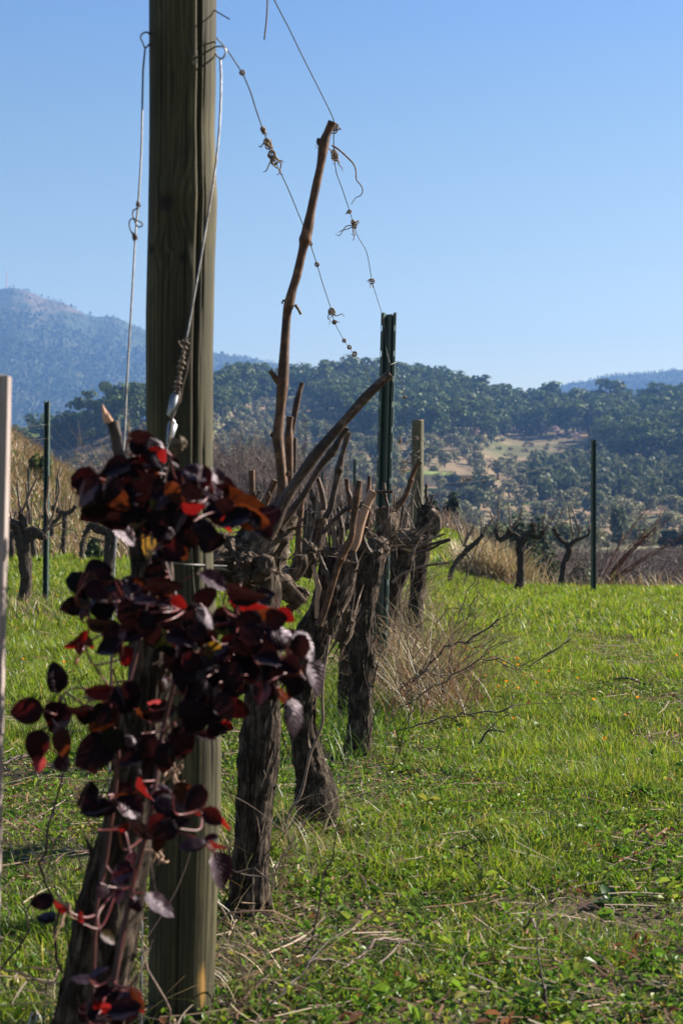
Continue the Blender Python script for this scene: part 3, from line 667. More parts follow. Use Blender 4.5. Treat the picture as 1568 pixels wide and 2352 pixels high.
# dry tan grass: fringe of the terrace edge, and the bank on the left
def dry(name, X, Y, h, wmul, pal, dens_droop=.5, lean=(.2, 1.0), zoff=-.02, per=6, spread=.12):
    ix = np.repeat(np.arange(len(X)), per); m_ = len(ix); x = X[ix] + GR.normal(size=m_) * spread; y = Y[ix] + GR.normal(size=m_) * spread
    hh = np.repeat(h, per) * GR.uniform(.4, 1.2, m_); c = np.asarray(pal)[GR.integers(len(pal), size=m_)] * GR.uniform(.7, 1.2, (m_, 1))
    mb = MB(); blades(mb, x, y, G(x, y) + zoff, hh, wmul * GR.uniform(.0012, .003, m_), GR.uniform(*lean, m_), GR.random(m_) * 6.283, c, c * 1.1); return tag(mb.build(name, M['straw']), kind='stuff')
TAN = [(.36, .27, .15), (.45, .35, .2), (.28, .19, .1), (.24, .17, .08), (.2, .2, .07)]
n = 1500; X = GR.uniform(-.3, 1, n); Y = 19.9 + GR.random(n) ** 1.3 * 5; ro = GR.uniform(.1, 1.2, n); X = ro + .08 * Y; hh = (.28 + .5 * n2(X, Y, .9, 2, 5)) * np.where(ro > .75, .55, 1.0)
dry('dry_grass_fringe', X, Y, hh, 3.4, TAN, per=9)
n = 700; Y = GR.uniform(19.2, 22, n); X = GR.uniform(1.9, 5.2, n); dry('dry_grass_verge', X, Y, .14 + .2 * GR.random(n), 2.4, [(.3, .2, .1), (.22, .12, .06), (.3, .25, .1), (.14, .18, .04)], per=7)
n = 6500; Y = GR.uniform(22, 52, n); X = -3.6 - 6 * GR.random(n) - .12 * (Y - 30); k = GR.random(n) < .35 + n2(X, Y, .5, 3, 6); X, Y = X[k], Y[k]
dry('dry_grass_bank', X, Y, .14 + .4 * n2(X, Y, .6, 2, 8), 5.0, [(.29, .19, .095), (.36, .25, .13), (.23, .14, .07), (.27, .2, .09), (.12, .13, .04)], per=9, spread=.2)
n = 2600; Y = GR.uniform(40, 56, n); X = GR.uniform(-7, 4, n); dry('dry_grass_field', X, Y, .35 + .4 * GR.random(n), 6, [(.2, .13, .09), (.26, .18, .12), (.15, .12, .06)], per=7, spread=.3)

# bare winter shrubs
def bare_mesh(seed, stems=11, h=1.0, twigs=5, thick=.011, green=False, lean=.35):
    r = np.random.default_rng(seed); mb = MB()
    for q in range(stems):
        a = r.random() * 6.283; l = r.uniform(.1, lean * 1.6); p0 = np.array([.05 * math.cos(a), .05 * math.sin(a), -.05]); p1 = p0 + np.array([l * .5 * math.cos(a), l * .5 * math.sin(a), .45 + .1 * r.random()]); p2 = p0 + np.array([l * 1.25 * math.cos(a + .3), l * 1.25 * math.sin(a + .3), r.uniform(.75, 1.05)])
        path = spline([[*p0, thick], [*p1, thick * .65], [*p2, thick * .25]], .12); tube(mb, path, 4, cap=False)
        for k in range(twigs):
            i = r.integers(2, len(path)); b = path[i]; d = unit(r.normal(size=3) * [.8, .8, .5] + [0, 0, .75]); L = r.uniform(.12, .35)
            e = b[:3] + d * L; mid = b[:3] + d * L * .5 + r.normal(size=3) * .03
            tube(mb, [[*b[:3], thick * .42], [*mid, thick * .32], [*e, thick * .18]], 3, cap=False)
            for s_ in range(3):
                d2 = unit(d + r.normal(size=3) * .6); f = r.uniform(.3, 1); bb = b[:3] + d * L * f; tube(mb, [[*bb, thick * .25], [*(bb + d2 * L * .6), thick * .14]], 3, cap=False)
    return mb
mt_b = [('grey_twig', (.05, .035, .03), (.13, .095, .08)), ('red_twig', (.07, .03, .02), (.19, .085, .055))]
for nm, a_, b_ in mt_b:
    m, t = mat(nm); v = nd(t, 'ShaderNodeTexCoord').outputs['Object']; princ(t, ramp(t, noise(t, v, 9, 3), [(.3, a_), (.7, b_)]), .85); M[nm] = m
BM = [bare_mesh(300 + q, 13 + 3 * q, twigs=7).build('bare_shrub', M['grey_twig']) for q in range(4)]
BMd = [o.data for o in BM]
for o in BM: bpy.data.objects.remove(o)
def bare(x, y, h, sx, label, group, matn=None, name='bare_shrub'):
    me = BMd[int(GR.integers(4))]; o = bpy.data.objects.new(name, me); COL.objects.link(o); o.location = (x, y, float(G(x, y)) - .05); o.scale = (h * sx, h * sx, h); o.rotation_euler = (0, 0, GR.random() * 6.28)
    return tag(o, label, 'shrub', group)
for q in range(120):
    Y = GR.uniform(46, 70); u = GR.uniform(180, 1010); top = np.interp(u, [180, 300, 420, 600, 750, 900, 1010], [1085, 1040, 1050, 1040, 1110, 1140, 1180]) + GR.uniform(-5, 45)
    x = (u - CX) / FPX * Y; h = CH + (HOR - top) / FPX * Y - float(G(x, Y)); bare(x, Y, max(.8, h), GR.uniform(.5, .9), 'grey brown leafless shrub in the thicket behind the vineyard', 'leafless shrubs of the thicket behind the vineyard')
for q in range(130):
    Y = math.sqrt(GR.uniform(26 ** 2, 105 ** 2)); u = GR.uniform(1180, 1640); x = (u - CX) / FPX * Y
    hm = CH - (1252 - HOR) / FPX * Y - float(G(x, Y)); bare(x, Y, max(.35, GR.uniform(.45, .95) * hm), GR.uniform(1.0, 1.8), 'low grey brown leafless scrub bush below the terrace', 'leafless scrub below the terrace on the right')
# leaning bare shrub beside the right metal post
e_ = PG(1368, 19.5); r = np.random.default_rng(3); t_ = empty('leaning_shrub', e_, 'leafless reddish shrub leaning right from behind the right metal post', 'shrub')
for q in range(11):
    mb = MB(); a = R(r.uniform(28, 62)); L = r.uniform(.75, 1.3) * (1.0 if a > .7 else 1.1); e = np.array([math.cos(a) * L, r.normal() * .15, math.sin(a) * L]); mid = e * .5 + np.array([.03 * r.normal(), 0, .05])
    path = spline([[r.normal() * .05, 0, -.05, .009], [*mid, .006], [*e, .0025]], .08); tube(mb, path, 5, cap=False)
    for k in range(9):
        b = path[r.integers(3, len(path))]; d = unit(e / L + r.normal(size=3) * .35); l = r.uniform(.1, .4); tube(mb, [[*b[:3], .004], [*(b[:3] + d * l), .0018]], 4, cap=False)
    mb.build('stem', M['red_twig'], t_)

# leafy evergreen bushes in the middle distance
def leafy(name, px, d, wpx, top, label, pal, n=1500, leaf=.05, base=None, group=None):
    b = PG(px, d)
    if base is not None: b[2] = CH + (HOR - base) / FPX * d
    hgt = CH + (HOR - top) / FPX * d - b[2]; W = wpx / FPX * d / 2; r = np.random.default_rng(int(px * 7 + d)); t_ = empty(name, b, label, 'bush', group); mb = MB()
    for q in range(14):
        a = r.random() * 6.283; rr = r.random() ** .5 * .68; leafcards(mb, (W * rr * math.cos(a), W * rr * math.sin(a), hgt * r.uniform(.2, .72)), (W * .42, W * .42, hgt * .3), n // 14, leaf, pal, r, shell=.4)
    mb.build('foliage', M['foliage'], t_); mb = MB()
    for q in range(7):
        a = r.random() * 6.283; tube(mb, [[0, 0, -.1, .03 * hgt], [W * .5 * math.cos(a), W * .5 * math.sin(a), hgt * .65, .01 * hgt]], 5, cap=False)
    mb.build('stem', M['far_bark'], t_); return t_
DK = [(.03, .045, .02), (.02, .033, .015), (.05, .065, .03)]; GG = [(.08, .095, .055), (.06, .075, .04), (.11, .12, .07)]
leafy('evergreen_bush', 1020, 52, 95, 1122, 'dark evergreen bush behind the far wooden post', DK, 2200, .07)
leafy('evergreen_bush', 1245, 30, 120, 1222, 'dark evergreen bush behind the first vine of the right row', DK, 2200, .045)
leafy('evergreen_bush', 1312, 33, 95, 1268, 'grey green bush below the second vine of the right row', GG, 1500, .045)
leafy('evergreen_bush', 1215, 58, 110, 1165, 'dark bush framed by the arms of the first right vine', DK, 1800, .08)
leafy('evergreen_bush', 1450, 48, 70, 1310, 'low grey green bush in the scrub right of the metal post', GG, 900, .05)
leafy('evergreen_bush', 1530, 40, 60, 1335, 'low dark bush at the picture edge below the terrace', DK, 900, .04)
leafy('evergreen_bush', 1420, 190, 60, 1150, 'pale olive bush at the far edge of the scrub', GG, 700, .2)
leafy('round_hedge', 1562, 150, 130, 1214, 'large dark dome shaped hedge beside the pale track', [(.025, .035, .025), (.018, .026, .02)], 3500, .16, base=1258)
leafy('rosemary_bush', 216, 21, 46, 1232, 'small dark green bush in the grass behind the left row', [(.04, .06, .02), (.06, .075, .03)], 1200, .03)
leafy('yellow_green_weed', 1150, 20.8, 60, 1275, 'yellow green leafy weeds in the dry grass at the terrace edge', [(.16, .2, .05), (.1, .14, .03)], 500, .02)
leafy('yellow_green_weed', 1075, 20.4, 50, 1250, 'yellow green leafy weeds behind the curved vine', [(.16, .2, .05), (.1, .14, .03)], 400, .02)
leafy('broadleaf_bush', 90, 30, 60, 1040, 'green bush growing among the dry grass of the bank', [(.12, .13, .04), (.08, .1, .03)], 700, .05)
# ================================================================ wooden posts
def wood_post(name, px, d, edges, label, matn, cracks=(), knots=(), top=None, seg=150, rings=330, orange=(), group=None, bumps=True, cat='post'):
    """edges: rows (row in the photograph, left column, right column)"""
    e = np.array(edges, float); z_ = CH + (HOR - e[:, 0]) / FPX * d; xl = (e[:, 1] - CX) / FPX * d; xr = (e[:, 2] - CX) / FPX * d
    o_ = np.argsort(z_); z_, xl, xr = z_[o_], xl[o_], xr[o_]; bx = float(np.interp(z_[0], z_, (xl + xr) / 2)); gz_ = float(G(bx, d)); zt = top
    zz = np.linspace(gz_ - .08, zt, rings); cx = np.interp(zz, z_, (xl + xr) / 2); rr = np.interp(zz, z_, (xr - xl) / 2)
    a = np.linspace(0, 2 * math.pi, seg + 1); A, Z = np.meshgrid(a, zz); RR = np.repeat(rr[:, None], seg + 1, 1)
    # angle 0 points away from the camera; camera side is pi
    nx, ny = -np.sin(A), np.cos(A); rad = RR.copy(); s0 = float(np.mean(rr))
    rad += .0022 * (fbm(np.stack([nx * 3, ny * 3, Z * 2.2], -1), 3, 4) - .5) + .0016 * (fbm(np.stack([nx * 22, ny * 22, Z * 1.5], -1), 3, 9) - .5)
    kn = np.zeros(A.shape); orr = np.zeros(A.shape)
    for (cz, ca, w_, dep, z0, z1, wig) in cracks:
        ang = ca + wig * (fbm(np.stack([Z * 3.1, 0 * Z, 0 * Z + ca], -1), 3, 2) - .5); da = (A - ang + math.pi) % (2 * math.pi) - math.pi
        m_ = np.exp(-(da * s0 / w_) ** 2) * sm(z0, z0 + .12, Z) * (1 - sm(z1 - .12, z1, Z)); rad -= dep * m_; kn = np.maximum(kn, m_ * .9)
    warp = np.zeros(A.shape)
    for (kpx, kpy, kr) in knots:
        kz = CH + (HOR - kpy) / FPX * d; f = np.clip(((kpx - CX) / FPX * d - np.interp(kz, zz, cx)) / np.interp(kz, zz, rr), -.98, .98); ka = math.pi - math.asin(-f) if False else math.pi + math.asin(f)
        da = (A - ka + math.pi) % (2 * math.pi) - math.pi; q = np.sqrt((da * s0) ** 2 + ((Z - kz) * .8) ** 2); kn = np.maximum(kn, np.exp(-(q / kr) ** 4)); warp += (da * s0) * 1.2 * np.exp(-(q / (kr * 3.2)) ** 2); rad += .003 * np.exp(-(q / (kr * 2.4)) ** 2) - .003 * np.exp(-(q / kr) ** 4)
    for (kpx, kpy, wx, wz) in orange:
        kz = CH + (HOR - kpy) / FPX * d; f = np.clip(((kpx - CX) / FPX * d - np.interp(kz, zz, cx)) / s0, -.98, .98); ka = math.pi + math.asin(f)
        da = (A - ka + math.pi) % (2 * math.pi) - math.pi; orr = np.maximum(orr, sm(1.1, .3, np.sqrt((da * s0 / wx) ** 2 + ((Z - kz) / wz) ** 2) + .9 * (fbm(np.stack([A * 9, Z * 30, 0 * Z], -1), 3, 3) - .5)))
    V = np.stack([cx[:, None] + nx * rad, d + ny * rad, Z], -1)
    # angle pi must face the camera (ny = -1) and larger angles go to the right in the picture
    V[..., 0] = cx[:, None] + (-np.sin(A)) * rad
    mb = MB(); F = gridF(rings, seg + 1); tb = np.stack([A * s0 + warp, Z, 0 * Z], -1); K = np.stack([np.clip(kn, 0, 1), orr, 0 * kn], -1)
    mb.add(V.reshape(-1, 3), F, 0, tub=tb.reshape(-1, 3), knot=K.reshape(-1, 3))
    k = np.arange(seg); topr = V[-1]; c1 = topr.mean(0); ins = c1 + (topr - c1) * .93 + [0, 0, .004]
    n_ = seg + 1; mb.add(np.vstack([topr, ins, c1 + [0, 0, .006]]), [np.stack([k, k + 1, n_ + k + 1, n_ + k], -1)], 1); mb.add(np.vstack([ins, c1 + [0, 0, .006]]), np.stack([k, k + 1, np.full(seg, n_)], -1), 1)
    b = (bx, d, gz_); t_ = empty(name, b, label, cat, group); mb.build('shaft', [M[matn], M['cut_wood']], t_, b); return t_
post = wood_post('wooden_post', 418, 2.45, [(-420, 348, 500), (0, 344, 497), (200, 344, 496), (300, 344, 493), (400, 343, 496), (455, 342, 499), (520, 341, 497), (600, 339, 494), (720, 336, 492), (800, 336, 490), (1000, 337, 489), (1290, 341, 489), (1500, 344, 500), (1720, 346, 508), (1850, 345, 506), (2000, 344, 501), (2300, 341, 491), (2420, 340, 490)],
    'tall thick round wooden end post with dark knots and a long crack', 'post_wood',
    cracks=((0, 3.14 + .62, .0026, .009, .62, 1.9, .3), (0, 3.14 - .02, .0012, .004, -.1, .55, .1), (0, 3.14 + .25, .001, .003, .9, 1.5, .2), (0, 3.14 + .95, .0014, .004, .3, .95, .25), (0, 3.14 - .4, .0009, .003, .5, 1.3, .2), (0, 3.14 - .75, .0008, .003, .05, .7, .2), (0, 3.14 + .42, .0007, .003, .1, .8, .15), (0, 3.14 - .2, .0007, .0025, 1.0, 1.75, .15), (0, 3.14 + .8, .0008, .003, .9, 1.7, .2), (0, 3.14 - .6, .0008, .003, 1.1, 1.7, .2), (0, 3.14 + 1.1, .0008, .003, .05, .6, .1)),
    knots=((392, 480, .0115), (357, 582, .006), (428, 605, .006), (372, 1880, .005), (455, 160, .004)), top=1.78, orange=((470, 2245, .009, .035),))
wood_post('wooden_post', 957, 12.2, [(940, 946, 973), (1420, 940, 970)], 'weathered round wooden post with a flat top farther down the row behind the tangled wire', 'far_post_wood', cracks=((0, 3.3, .004, .008, .4, 1.5, .2),), top=CH + (HOR - 966) / FPX * 12.2, seg=40, rings=60)
# pale square-cut stake at the left edge of the picture
b = P(4, 2000, 1.65); b[2] = float(G(b[0], 1.65)); t_ = empty('wooden_stake', b, 'pale leaning squared wooden stake cut off by the left edge of the photo', 'stake'); mb = MB()
p0 = P(-32, 2330, 1.65); p0[2] -= .06; p1 = P(2, 864, 1.65); ax = unit(p1 - p0); sx = unit(np.cross(ax, [0, 1, 0])); sy = np.cross(sx, ax); hw = 21.5 / FPX * 1.65
rows = np.linspace(0, 1, 60); prof = [(-1, -.92), (-.92, -1), (.92, -1), (1, -.92), (1, .92), (.92, 1), (-.92, 1), (-1, .92)]
V = np.array([[p0 + (p1 - p0) * f + hw * (1 + .02 * math.sin(f * 9 + q)) * (u_ * sx + v_ * sy) for q, (u_, v_) in enumerate(prof + prof[:1])] for f in rows])
tb = np.array([[(q * .012, f * 1.1, 0) for q in range(9)] for f in rows]); mb.add(V.reshape(-1, 3), gridF(60, 9)[:, ::-1], 0, tub=tb.reshape(-1, 3), knot=np.zeros(3))
k = np.arange(8); mb.add(np.vstack([V[-1][:8], V[-1][:8].mean(0) + ax * .002]), np.stack([k, (k + 1) % 8, k * 0 + 8], -1)[:, ::-1], 0, tub=np.zeros(3), knot=np.zeros(3)); mb.build('shaft', [M['stake_wood']], t_, b)
# short flat stake in the dry grass
b = PG(921, 10.2); t_ = empty('wooden_stake', b, 'short flat grey wooden stake standing in the dry grass beside the leaning trunks', 'stake'); mb = MB(); p1 = P(926, 1393, 10.2)
V = np.array([[b + (p1 - b) * f + np.array([u_ * .019, v_ * .009, -.05 * (1 - f)]) for u_, v_ in ((-1, -1), (1, -1), (1, 1), (-1, 1), (-1, -1))] for f in (0, .3, .6, .97, 1.0)])
mb.add(V.reshape(-1, 3), gridF(5, 5), 0, tub=V.reshape(-1, 3)[:, [0, 2, 1]], knot=np.zeros(3)); mb.add(V[-1][:4], np.array([[0, 1, 2, 3]]), 0, tub=np.zeros(3), knot=np.zeros(3)); mb.build('shaft', [M['far_post_wood']], t_, b)

# ================================================================ metal posts
def channel_mesh(h, wd=.056, dp=.034, slots=True, th=.0022):
    """vineyard channel: a web with a stiffening groove, two flanges with rows of hook slots and rolled lips; open side to -Y"""
    mb = MB(); w2 = wd / 2
    def strip(x0, y0, x1, y1, z0, z1):
        d = unit(np.array([x1 - x0, y1 - y0])); nx, ny = -d[1] * th / 2, d[0] * th / 2
        q = [(x0 - nx, y0 - ny), (x1 - nx, y1 - ny), (x1 + nx, y1 + ny), (x0 + nx, y0 + ny)]
        V = np.array([[*p, z] for z in (z0, z1) for p in q]); mb.add(V, np.array([[0, 1, 5, 4], [1, 2, 6, 5], [2, 3, 7, 6], [3, 0, 4, 7], [3, 2, 1, 0], [4, 5, 6, 7]]))
    B = -.35
    # web with groove
    for x0, y0, x1, y1 in ((-w2 * .62, dp * .5, -w2 * .26, dp * .5), (-w2 * .26, dp * .5, -w2 * .18, dp * .22), (-w2 * .18, dp * .22, w2 * .18, dp * .22), (w2 * .18, dp * .22, w2 * .26, dp * .5), (w2 * .26, dp * .5, w2 * .62, dp * .5)): strip(x0, y0, x1, y1, B, h - .004)
    for s in (-1, 1):
        strip(s * w2 * .62, dp * .5, s * w2 * .66, -dp * .42, B, h)            # flange going to the front
        strip(s * w2 * .66, -dp * .42, s * w2 * .80, -dp * .5, B, h)
        strip(s * w2 * .95, -dp * .5, s * w2 * 1.0, -dp * .40, B, h)            # rolled lip
        z = B; zs = h - .085                                                   # slotted band between
        if slots:
            cuts = []
            while zs > 0: cuts.append((zs, zs + .026)); zs -= .115
            for c0, c1 in sorted(cuts): strip(s * w2 * .80, -dp * .5, s * w2 * .95, -dp * .5, z, c0); z = c1
        strip(s * w2 * .80, -dp * .5, s * w2 * .95, -dp * .5, z, h - .003)
    return mb
def metal_post(px0, py0, px1, py1, d, wpx, label, yaw=0.0, group=None, hook=True):
    """foot (px0, py0), top (px1, py1)"""
    b = PG(px0, d); tp = P(px1, py1, d); v = tp - b; h = np.linalg.norm(v); t_ = empty('metal_post', b, label, 'post', group)
    t_.rotation_mode = 'QUATERNION'; t_.rotation_quaternion = Vector(v).to_track_quat('Z', 'Y') @ Matrix.Rotation(0, 4, 'Z').to_quaternion()
    # keep the open side turned to the camera
    zq = Vector(unit(v)); yq = (Vector((math.sin(yaw), math.cos(yaw), 0)) - zq * zq.dot(Vector((math.sin(yaw), math.cos(yaw), 0)))).normalized(); xq = yq.cross(zq)
    t_.rotation_quaternion = Matrix((xq, yq, zq)).transposed().to_quaternion()
    ch_ = channel_mesh(h, wpx / FPX * d, wpx / FPX * d * .6).build('channel', M['green_metal'], t_, smooth=False); return t_
metal_post(871, 1590, 895, 719, 7.3, 36, 'tall dark green slotted metal post leaning beside the tangled vine heads', .30)
metal_post(1361, 1372, 1361, 1010, 17.2, 12.5, 'slim dark green metal post standing alone at the right end of the grass', -.35)
metal_post(106, 1402, 110, 921, 12.9, 13.5, 'dark green metal post among the vines of the left row', .45)
for px, d, top, wp, lab in ((815, 20, 1055, 7, 'thin metal post behind the vine heads, left of the tall slotted one'), (741, 26, 1082, 5.5, 'thin metal post far behind the bent canes of the third vine'), (799, 33, 1100, 5, 'small distant metal post between two cut canes'), (600, 30, 1112, 5, 'small distant metal post right of the red leaves'),
    (67, 24, 1079, 5, 'thin dark metal post between the canes of the big left vine'), (132, 28, 1098, 4.5, 'thin distant metal post right of the left metal post'), (727, 40, 1130, 4, 'faint short metal post far off behind the third vine'), (774, 45, 1140, 3.5, 'faintest short metal post far off in the gap of the row')):
    g_ = PG(px - 4, d); metal_post(px - 4, pix(*g_)[1], px, top, d, wp, lab, .3)

# ================================================================ wires
def wire_obj(name, label, pts, r, matn='wire_steel', cat='wire', step=.03, group=None):
    pts = np.asarray(pts, float); b = pts[0, :3].copy(); t_ = empty(name, b, label, cat, group); mb = MB(); q = np.hstack([pts[:, :3], np.full((len(pts), 1), r)])
    tube(mb, q, 6, step); mb.build('strand', M[matn], t_, b); t_['_b'] = 0; del t_['_b']; return t_, b
def tie(parent, b, c, axis, n, rad, length, wr, seed, tails=2, tail=.05, matn='tendril', name='dried_tendril'):
    """a dried tendril wound round a wire"""
    r = np.random.default_rng(seed); ax = unit(axis); u_ = unit(np.cross(ax, [.3, 1, .2])); v_ = np.cross(ax, u_); mb = MB()
    t = np.linspace(0, 1, int(n * 9) + 3); ph = t * n * 6.283 + 1.3 * np.sin(t * 9 + seed); rr = rad * (.3 + .75 * vn(np.stack([t * 7, t * 0 + seed, t * 0], -1), 3))
    q = np.asarray(c) + ax * ((t - .5) * length)[:, None] * 1.0 + (np.cos(ph) * rr)[:, None] * u_ + (np.sin(ph) * rr)[:, None] * v_ + ax * (.12 * length * np.sin(ph * .37))[:, None]
    tube(mb, np.hstack([q, np.full((len(q), 1), wr)]), 5)
    for k in range(tails):
        s = q[r.integers(len(q))]; d_ = unit(r.normal(size=3) * [1, .6, .6] + [0, 0, -.8]); L = tail * .6 * r.uniform(.4, 1.3); sd = unit(np.cross(d_, r.normal(size=3)))
        p = [[*s, wr], [*(s + d_ * L * .4 + sd * L * .22), wr * .9], [*(s + d_ * L * .8 - sd * L * .1), wr * .7], [*(s + d_ * L + sd * L * .15), wr * .4]]; tube(mb, p, 5, L / 8)
    o = mb.build(name, M[matn], parent, b); return o
def dz(py, z): return (CH - z) * FPX / (py - HOR)       # distance at which height z is seen on row py
def along(zs, pts, dmax=99):
    out = []
    for i, (px, py) in enumerate(pts):
        z = zs[0] + (zs[1] - zs[0]) * i / (len(pts) - 1); out.append(P(px, py, min(dz(py, z), dmax)))
    return np.array(out)
# upper wire: from the end post's top to the slotted post and on to the far wooden post
A = along((1.72, 1.69), [(560, -150), (630, 0), (662, 62), (690, 120), (720, 180), (745, 230), (767, 280), (766, 322), (771, 390), (785, 432), (803, 486), (820, 540), (840, 575), (848, 610), (854, 645), (864, 680), (877, 722)])
A = np.vstack([[-.21, 2.45, 1.74], A, P(884, 760, 7.25), P(886, 800, 7.25), P(897, 838, 7.25), P(909, 832, 7.27), P(912, 858, 7.5), P(922, 880, 8.0), P(929, 912, 8.6), P(930, 950, 9.4), P(922, 985, 10), P(919, 1015, 10.8), P(926, 1060, 11.4), P(940, 1040, 12.0), P(946, 1035, 12.1)])
wA, bA = wire_obj('trellis_wire', 'upper slack trellis wire from the end post down to the slotted metal post', A, .0013)
def dirn(A, i): return A[min(i + 1, len(A) - 1)] - A[max(i - 1, 0)]
tie(wA, bA, A[9] * .5 + A[8] * .5, dirn(A, 9), 8, .009, .1, .0016, 1, 5, .07); tie(wA, bA, A[8] + [0, 0, .03], dirn(A, 8), 4, .012, .03, .0018, 2, 3, .05)
tie(wA, bA, A[11], dirn(A, 11), 3, .008, .025, .002, 3, 1, .03); tie(wA, bA, (A[11] + A[12]) / 2, dirn(A, 12), 7, .009, .1, .0018, 4, 5, .12); tie(wA, bA, A[15], dirn(A, 15), 4, .012, .04, .002, 5, 3, .07)
tie(wA, bA, P(929, 912, 8.6), [0, .2, 1], 3, .01, .02, .002, 6, 1, .03); tie(wA, bA, P(919, 1012, 10.8), [0, .2, 1], 4, .012, .05, .003, 7, 4, .1); tie(wA, bA, P(930, 1070, 11.6), [0.2, .2, 1], 5, .03, .12, .003, 8, 7, .16)
tie(wA, bA, P(948, 1030, 11.95), [0, 0, 1], 5, .06, .25, .002, 9, 6, .3, 'rusty_wire', 'loose_wire_coil')
# curly tendril hanging from the upper wire at the cane tip
mb = MB(); q = [P(x, y, 3.55) for x, y in ((762, 334), (778, 344), (797, 361), (811, 376), (817, 392), (818, 412), (828, 425), (833, 437), (828, 449), (817, 454), (811, 462), (806, 470))]; tube(mb, np.hstack([np.array(q), np.linspace(.0024, .0007, 12)[:, None]]), 6, .006); mb.build('dried_tendril', M['tendril'], wA, bA)
# middle wire
Bp = along((1.50, 1.40), [(520, 112), (540, 142), (557, 168), (566, 188), (575, 210), (590, 258), (604, 298), (616, 330), (627, 362), (641, 390), (660, 430), (680, 478), (697, 520), (712, 560), (728, 608), (742, 655), (762, 715), (768, 740), (790, 782), (802, 798), (814, 814), (832, 832), (842, 858), (852, 886)], 7.9)
Bp = np.vstack([[P(498, 88, 2.42)], Bp, P(866, 930, 7.35)]); wB, bB = wire_obj('trellis_wire', 'middle kinked trellis wire with dried tendrils, leaving the right side of the end post', Bp, .0012)
for i_, n_, rd_, ln, wr_, tl, tL in ((3, 3, .0045, .008, .0012, 0, .01), (7, 4, .007, .018, .0016, 2, .02), (8, 6, .007, .05, .0016, 3, .03), (9, 8, .008, .07, .0017, 5, .06), (14, 3, .006, .012, .0014, 0, .02), (15, 3, .006, .012, .0015, 1, .02), (17, 5, .011, .03, .0018, 4, .06), (18, 4, .008, .03, .0018, 1, .04), (19, 3, .008, .02, .002, 0, .03), (20, 3, .008, .02, .002, 0, .03), (21, 4, .012, .03, .002, 1, .04)):
    tie(wB, bB, Bp[i_], dirn(Bp, i_), n_, rd_, ln, wr_, 30 + i_, tl, tL)
# loose wire ends at the top
wire_obj('wire_end', 'short loose wire end hanging straight down from the top edge of the photo', [P(620, -160, 2.9), P(615, -40, 2.9), P(614, 20, 2.9), P(611, 58, 2.9), P(607, 91, 2.9)], .0016, 'rusty_wire')
wire_obj('wire_end', 'short wire stub sticking out of the right side of the end post near the top', [P(480, 16, 2.44), P(500, 28, 2.43), P(527, 44, 2.4)], .0011, 'rusty_wire')
# stays running down from both sides of the end post towards the camera
S1 = [P(344, 78, 2.45), P(336, 74, 2.41), P(326, 79, 2.40), P(323, 88, 2.40), P(328, 97, 2.40), P(333, 110, 2.40), P(342, 103, 2.42), P(347, 96, 2.45)]
def loop(name, label, pts, r): return wire_obj(name, label, np.array(pts), r, 'galvanised', 'staple', .004)
loop('wire_staple', 'bent wire staple on the left side of the end post', S1, .0014)
loop('wire_staple', 'bent wire staple on the right side of the end post', [P(490, 108, 2.45), P(501, 107, 2.42), P(512, 107, 2.41), P(518, 114, 2.41), P(518, 124, 2.41), P(510, 135, 2.41), P(500, 130, 2.43), P(494, 120, 2.45)], .0014)
def stay(pts, d0, d1, y0, y1): return np.array([P(x, y, d0 + (d1 - d0) * (y - y0) / (y1 - y0)) for x, y in pts])
L_ = stay([(334, 108), (329, 160), (327, 260), (325, 350), (321, 420), (318, 466), (313, 520), (311, 550), (303, 690), (292, 880), (286, 1010), (278, 1100), (268, 1217), (262, 1325), (258, 1440), (254, 1600), (249, 1900), (245, 2200), (243, 2420)], 2.40, 1.98, 108, 2400)
wL, bL = wire_obj('stay_wire', 'thin stay wire from the left staple down past the splintered cane', L_, .0015)
tie(wL, bL, P(318, 470, 2.33), [0, 0, 1], 3, .004, .008, .0012, 61, 2, .008, 'rusty_wire', 'wire_knot'); tie(wL, bL, P(311, 545, 2.32), [0, 0, 1], 3, .004, .01, .0012, 62, 2, .008, 'rusty_wire', 'wire_knot')
mb = MB(); q = np.array([P(x, y, 2.32) for x, y in ((319, 478), (306, 484), (307, 500), (319, 508), (329, 515), (318, 522), (306, 502), (298, 508), (298, 522), (306, 540), (312, 544))]); tube(mb, np.hstack([q, np.full((11, 1), .0011)]), 6, .004); mb.build('wire_knot', M['rusty_wire'], wL, bL)
R_ = stay([(506, 134), (508, 180), (506, 260), (500, 340), (490, 420), (477, 500), (462, 590), (446, 680), (432, 760), (428, 776)], 2.41, 2.28, 134, 776)
wR, bR = wire_obj('stay_wire', 'stay wire from the right staple crossing the front of the end post to the tensioner', R_, .0017)
mb = MB(); r = np.random.default_rng(4); tw = np.linspace(0, 1, 90); c_ = np.array([P(427 - 23 * f, 778 + 128 * f, 2.28 - .03 * f) for f in tw]); ph = tw * 11 * 6.283; am = .0042 + .0016 * np.sin(tw * 17)
q = c_ + np.stack([np.cos(ph) * am, np.sin(ph) * am, 0 * ph], -1); tube(mb, np.hstack([q, np.full((90, 1), .0015)]), 6); q2 = c_ + np.stack([np.cos(ph + 3) * am * .5, np.sin(ph + 3) * am * .5, 0 * ph], -1); tube(mb, np.hstack([q2, np.full((90, 1), .0015)]), 6)
tube(mb, np.hstack([np.array([P(420, 800, 2.27), P(412, 790, 2.26), P(410, 783, 2.26)]), np.full((3, 1), .0014)]), 6, .004); tube(mb, np.hstack([np.array([P(425, 830, 2.26), P(433, 812, 2.25), P(437, 806, 2.25)]), np.full((3, 1), .0016)]), 6, .004)
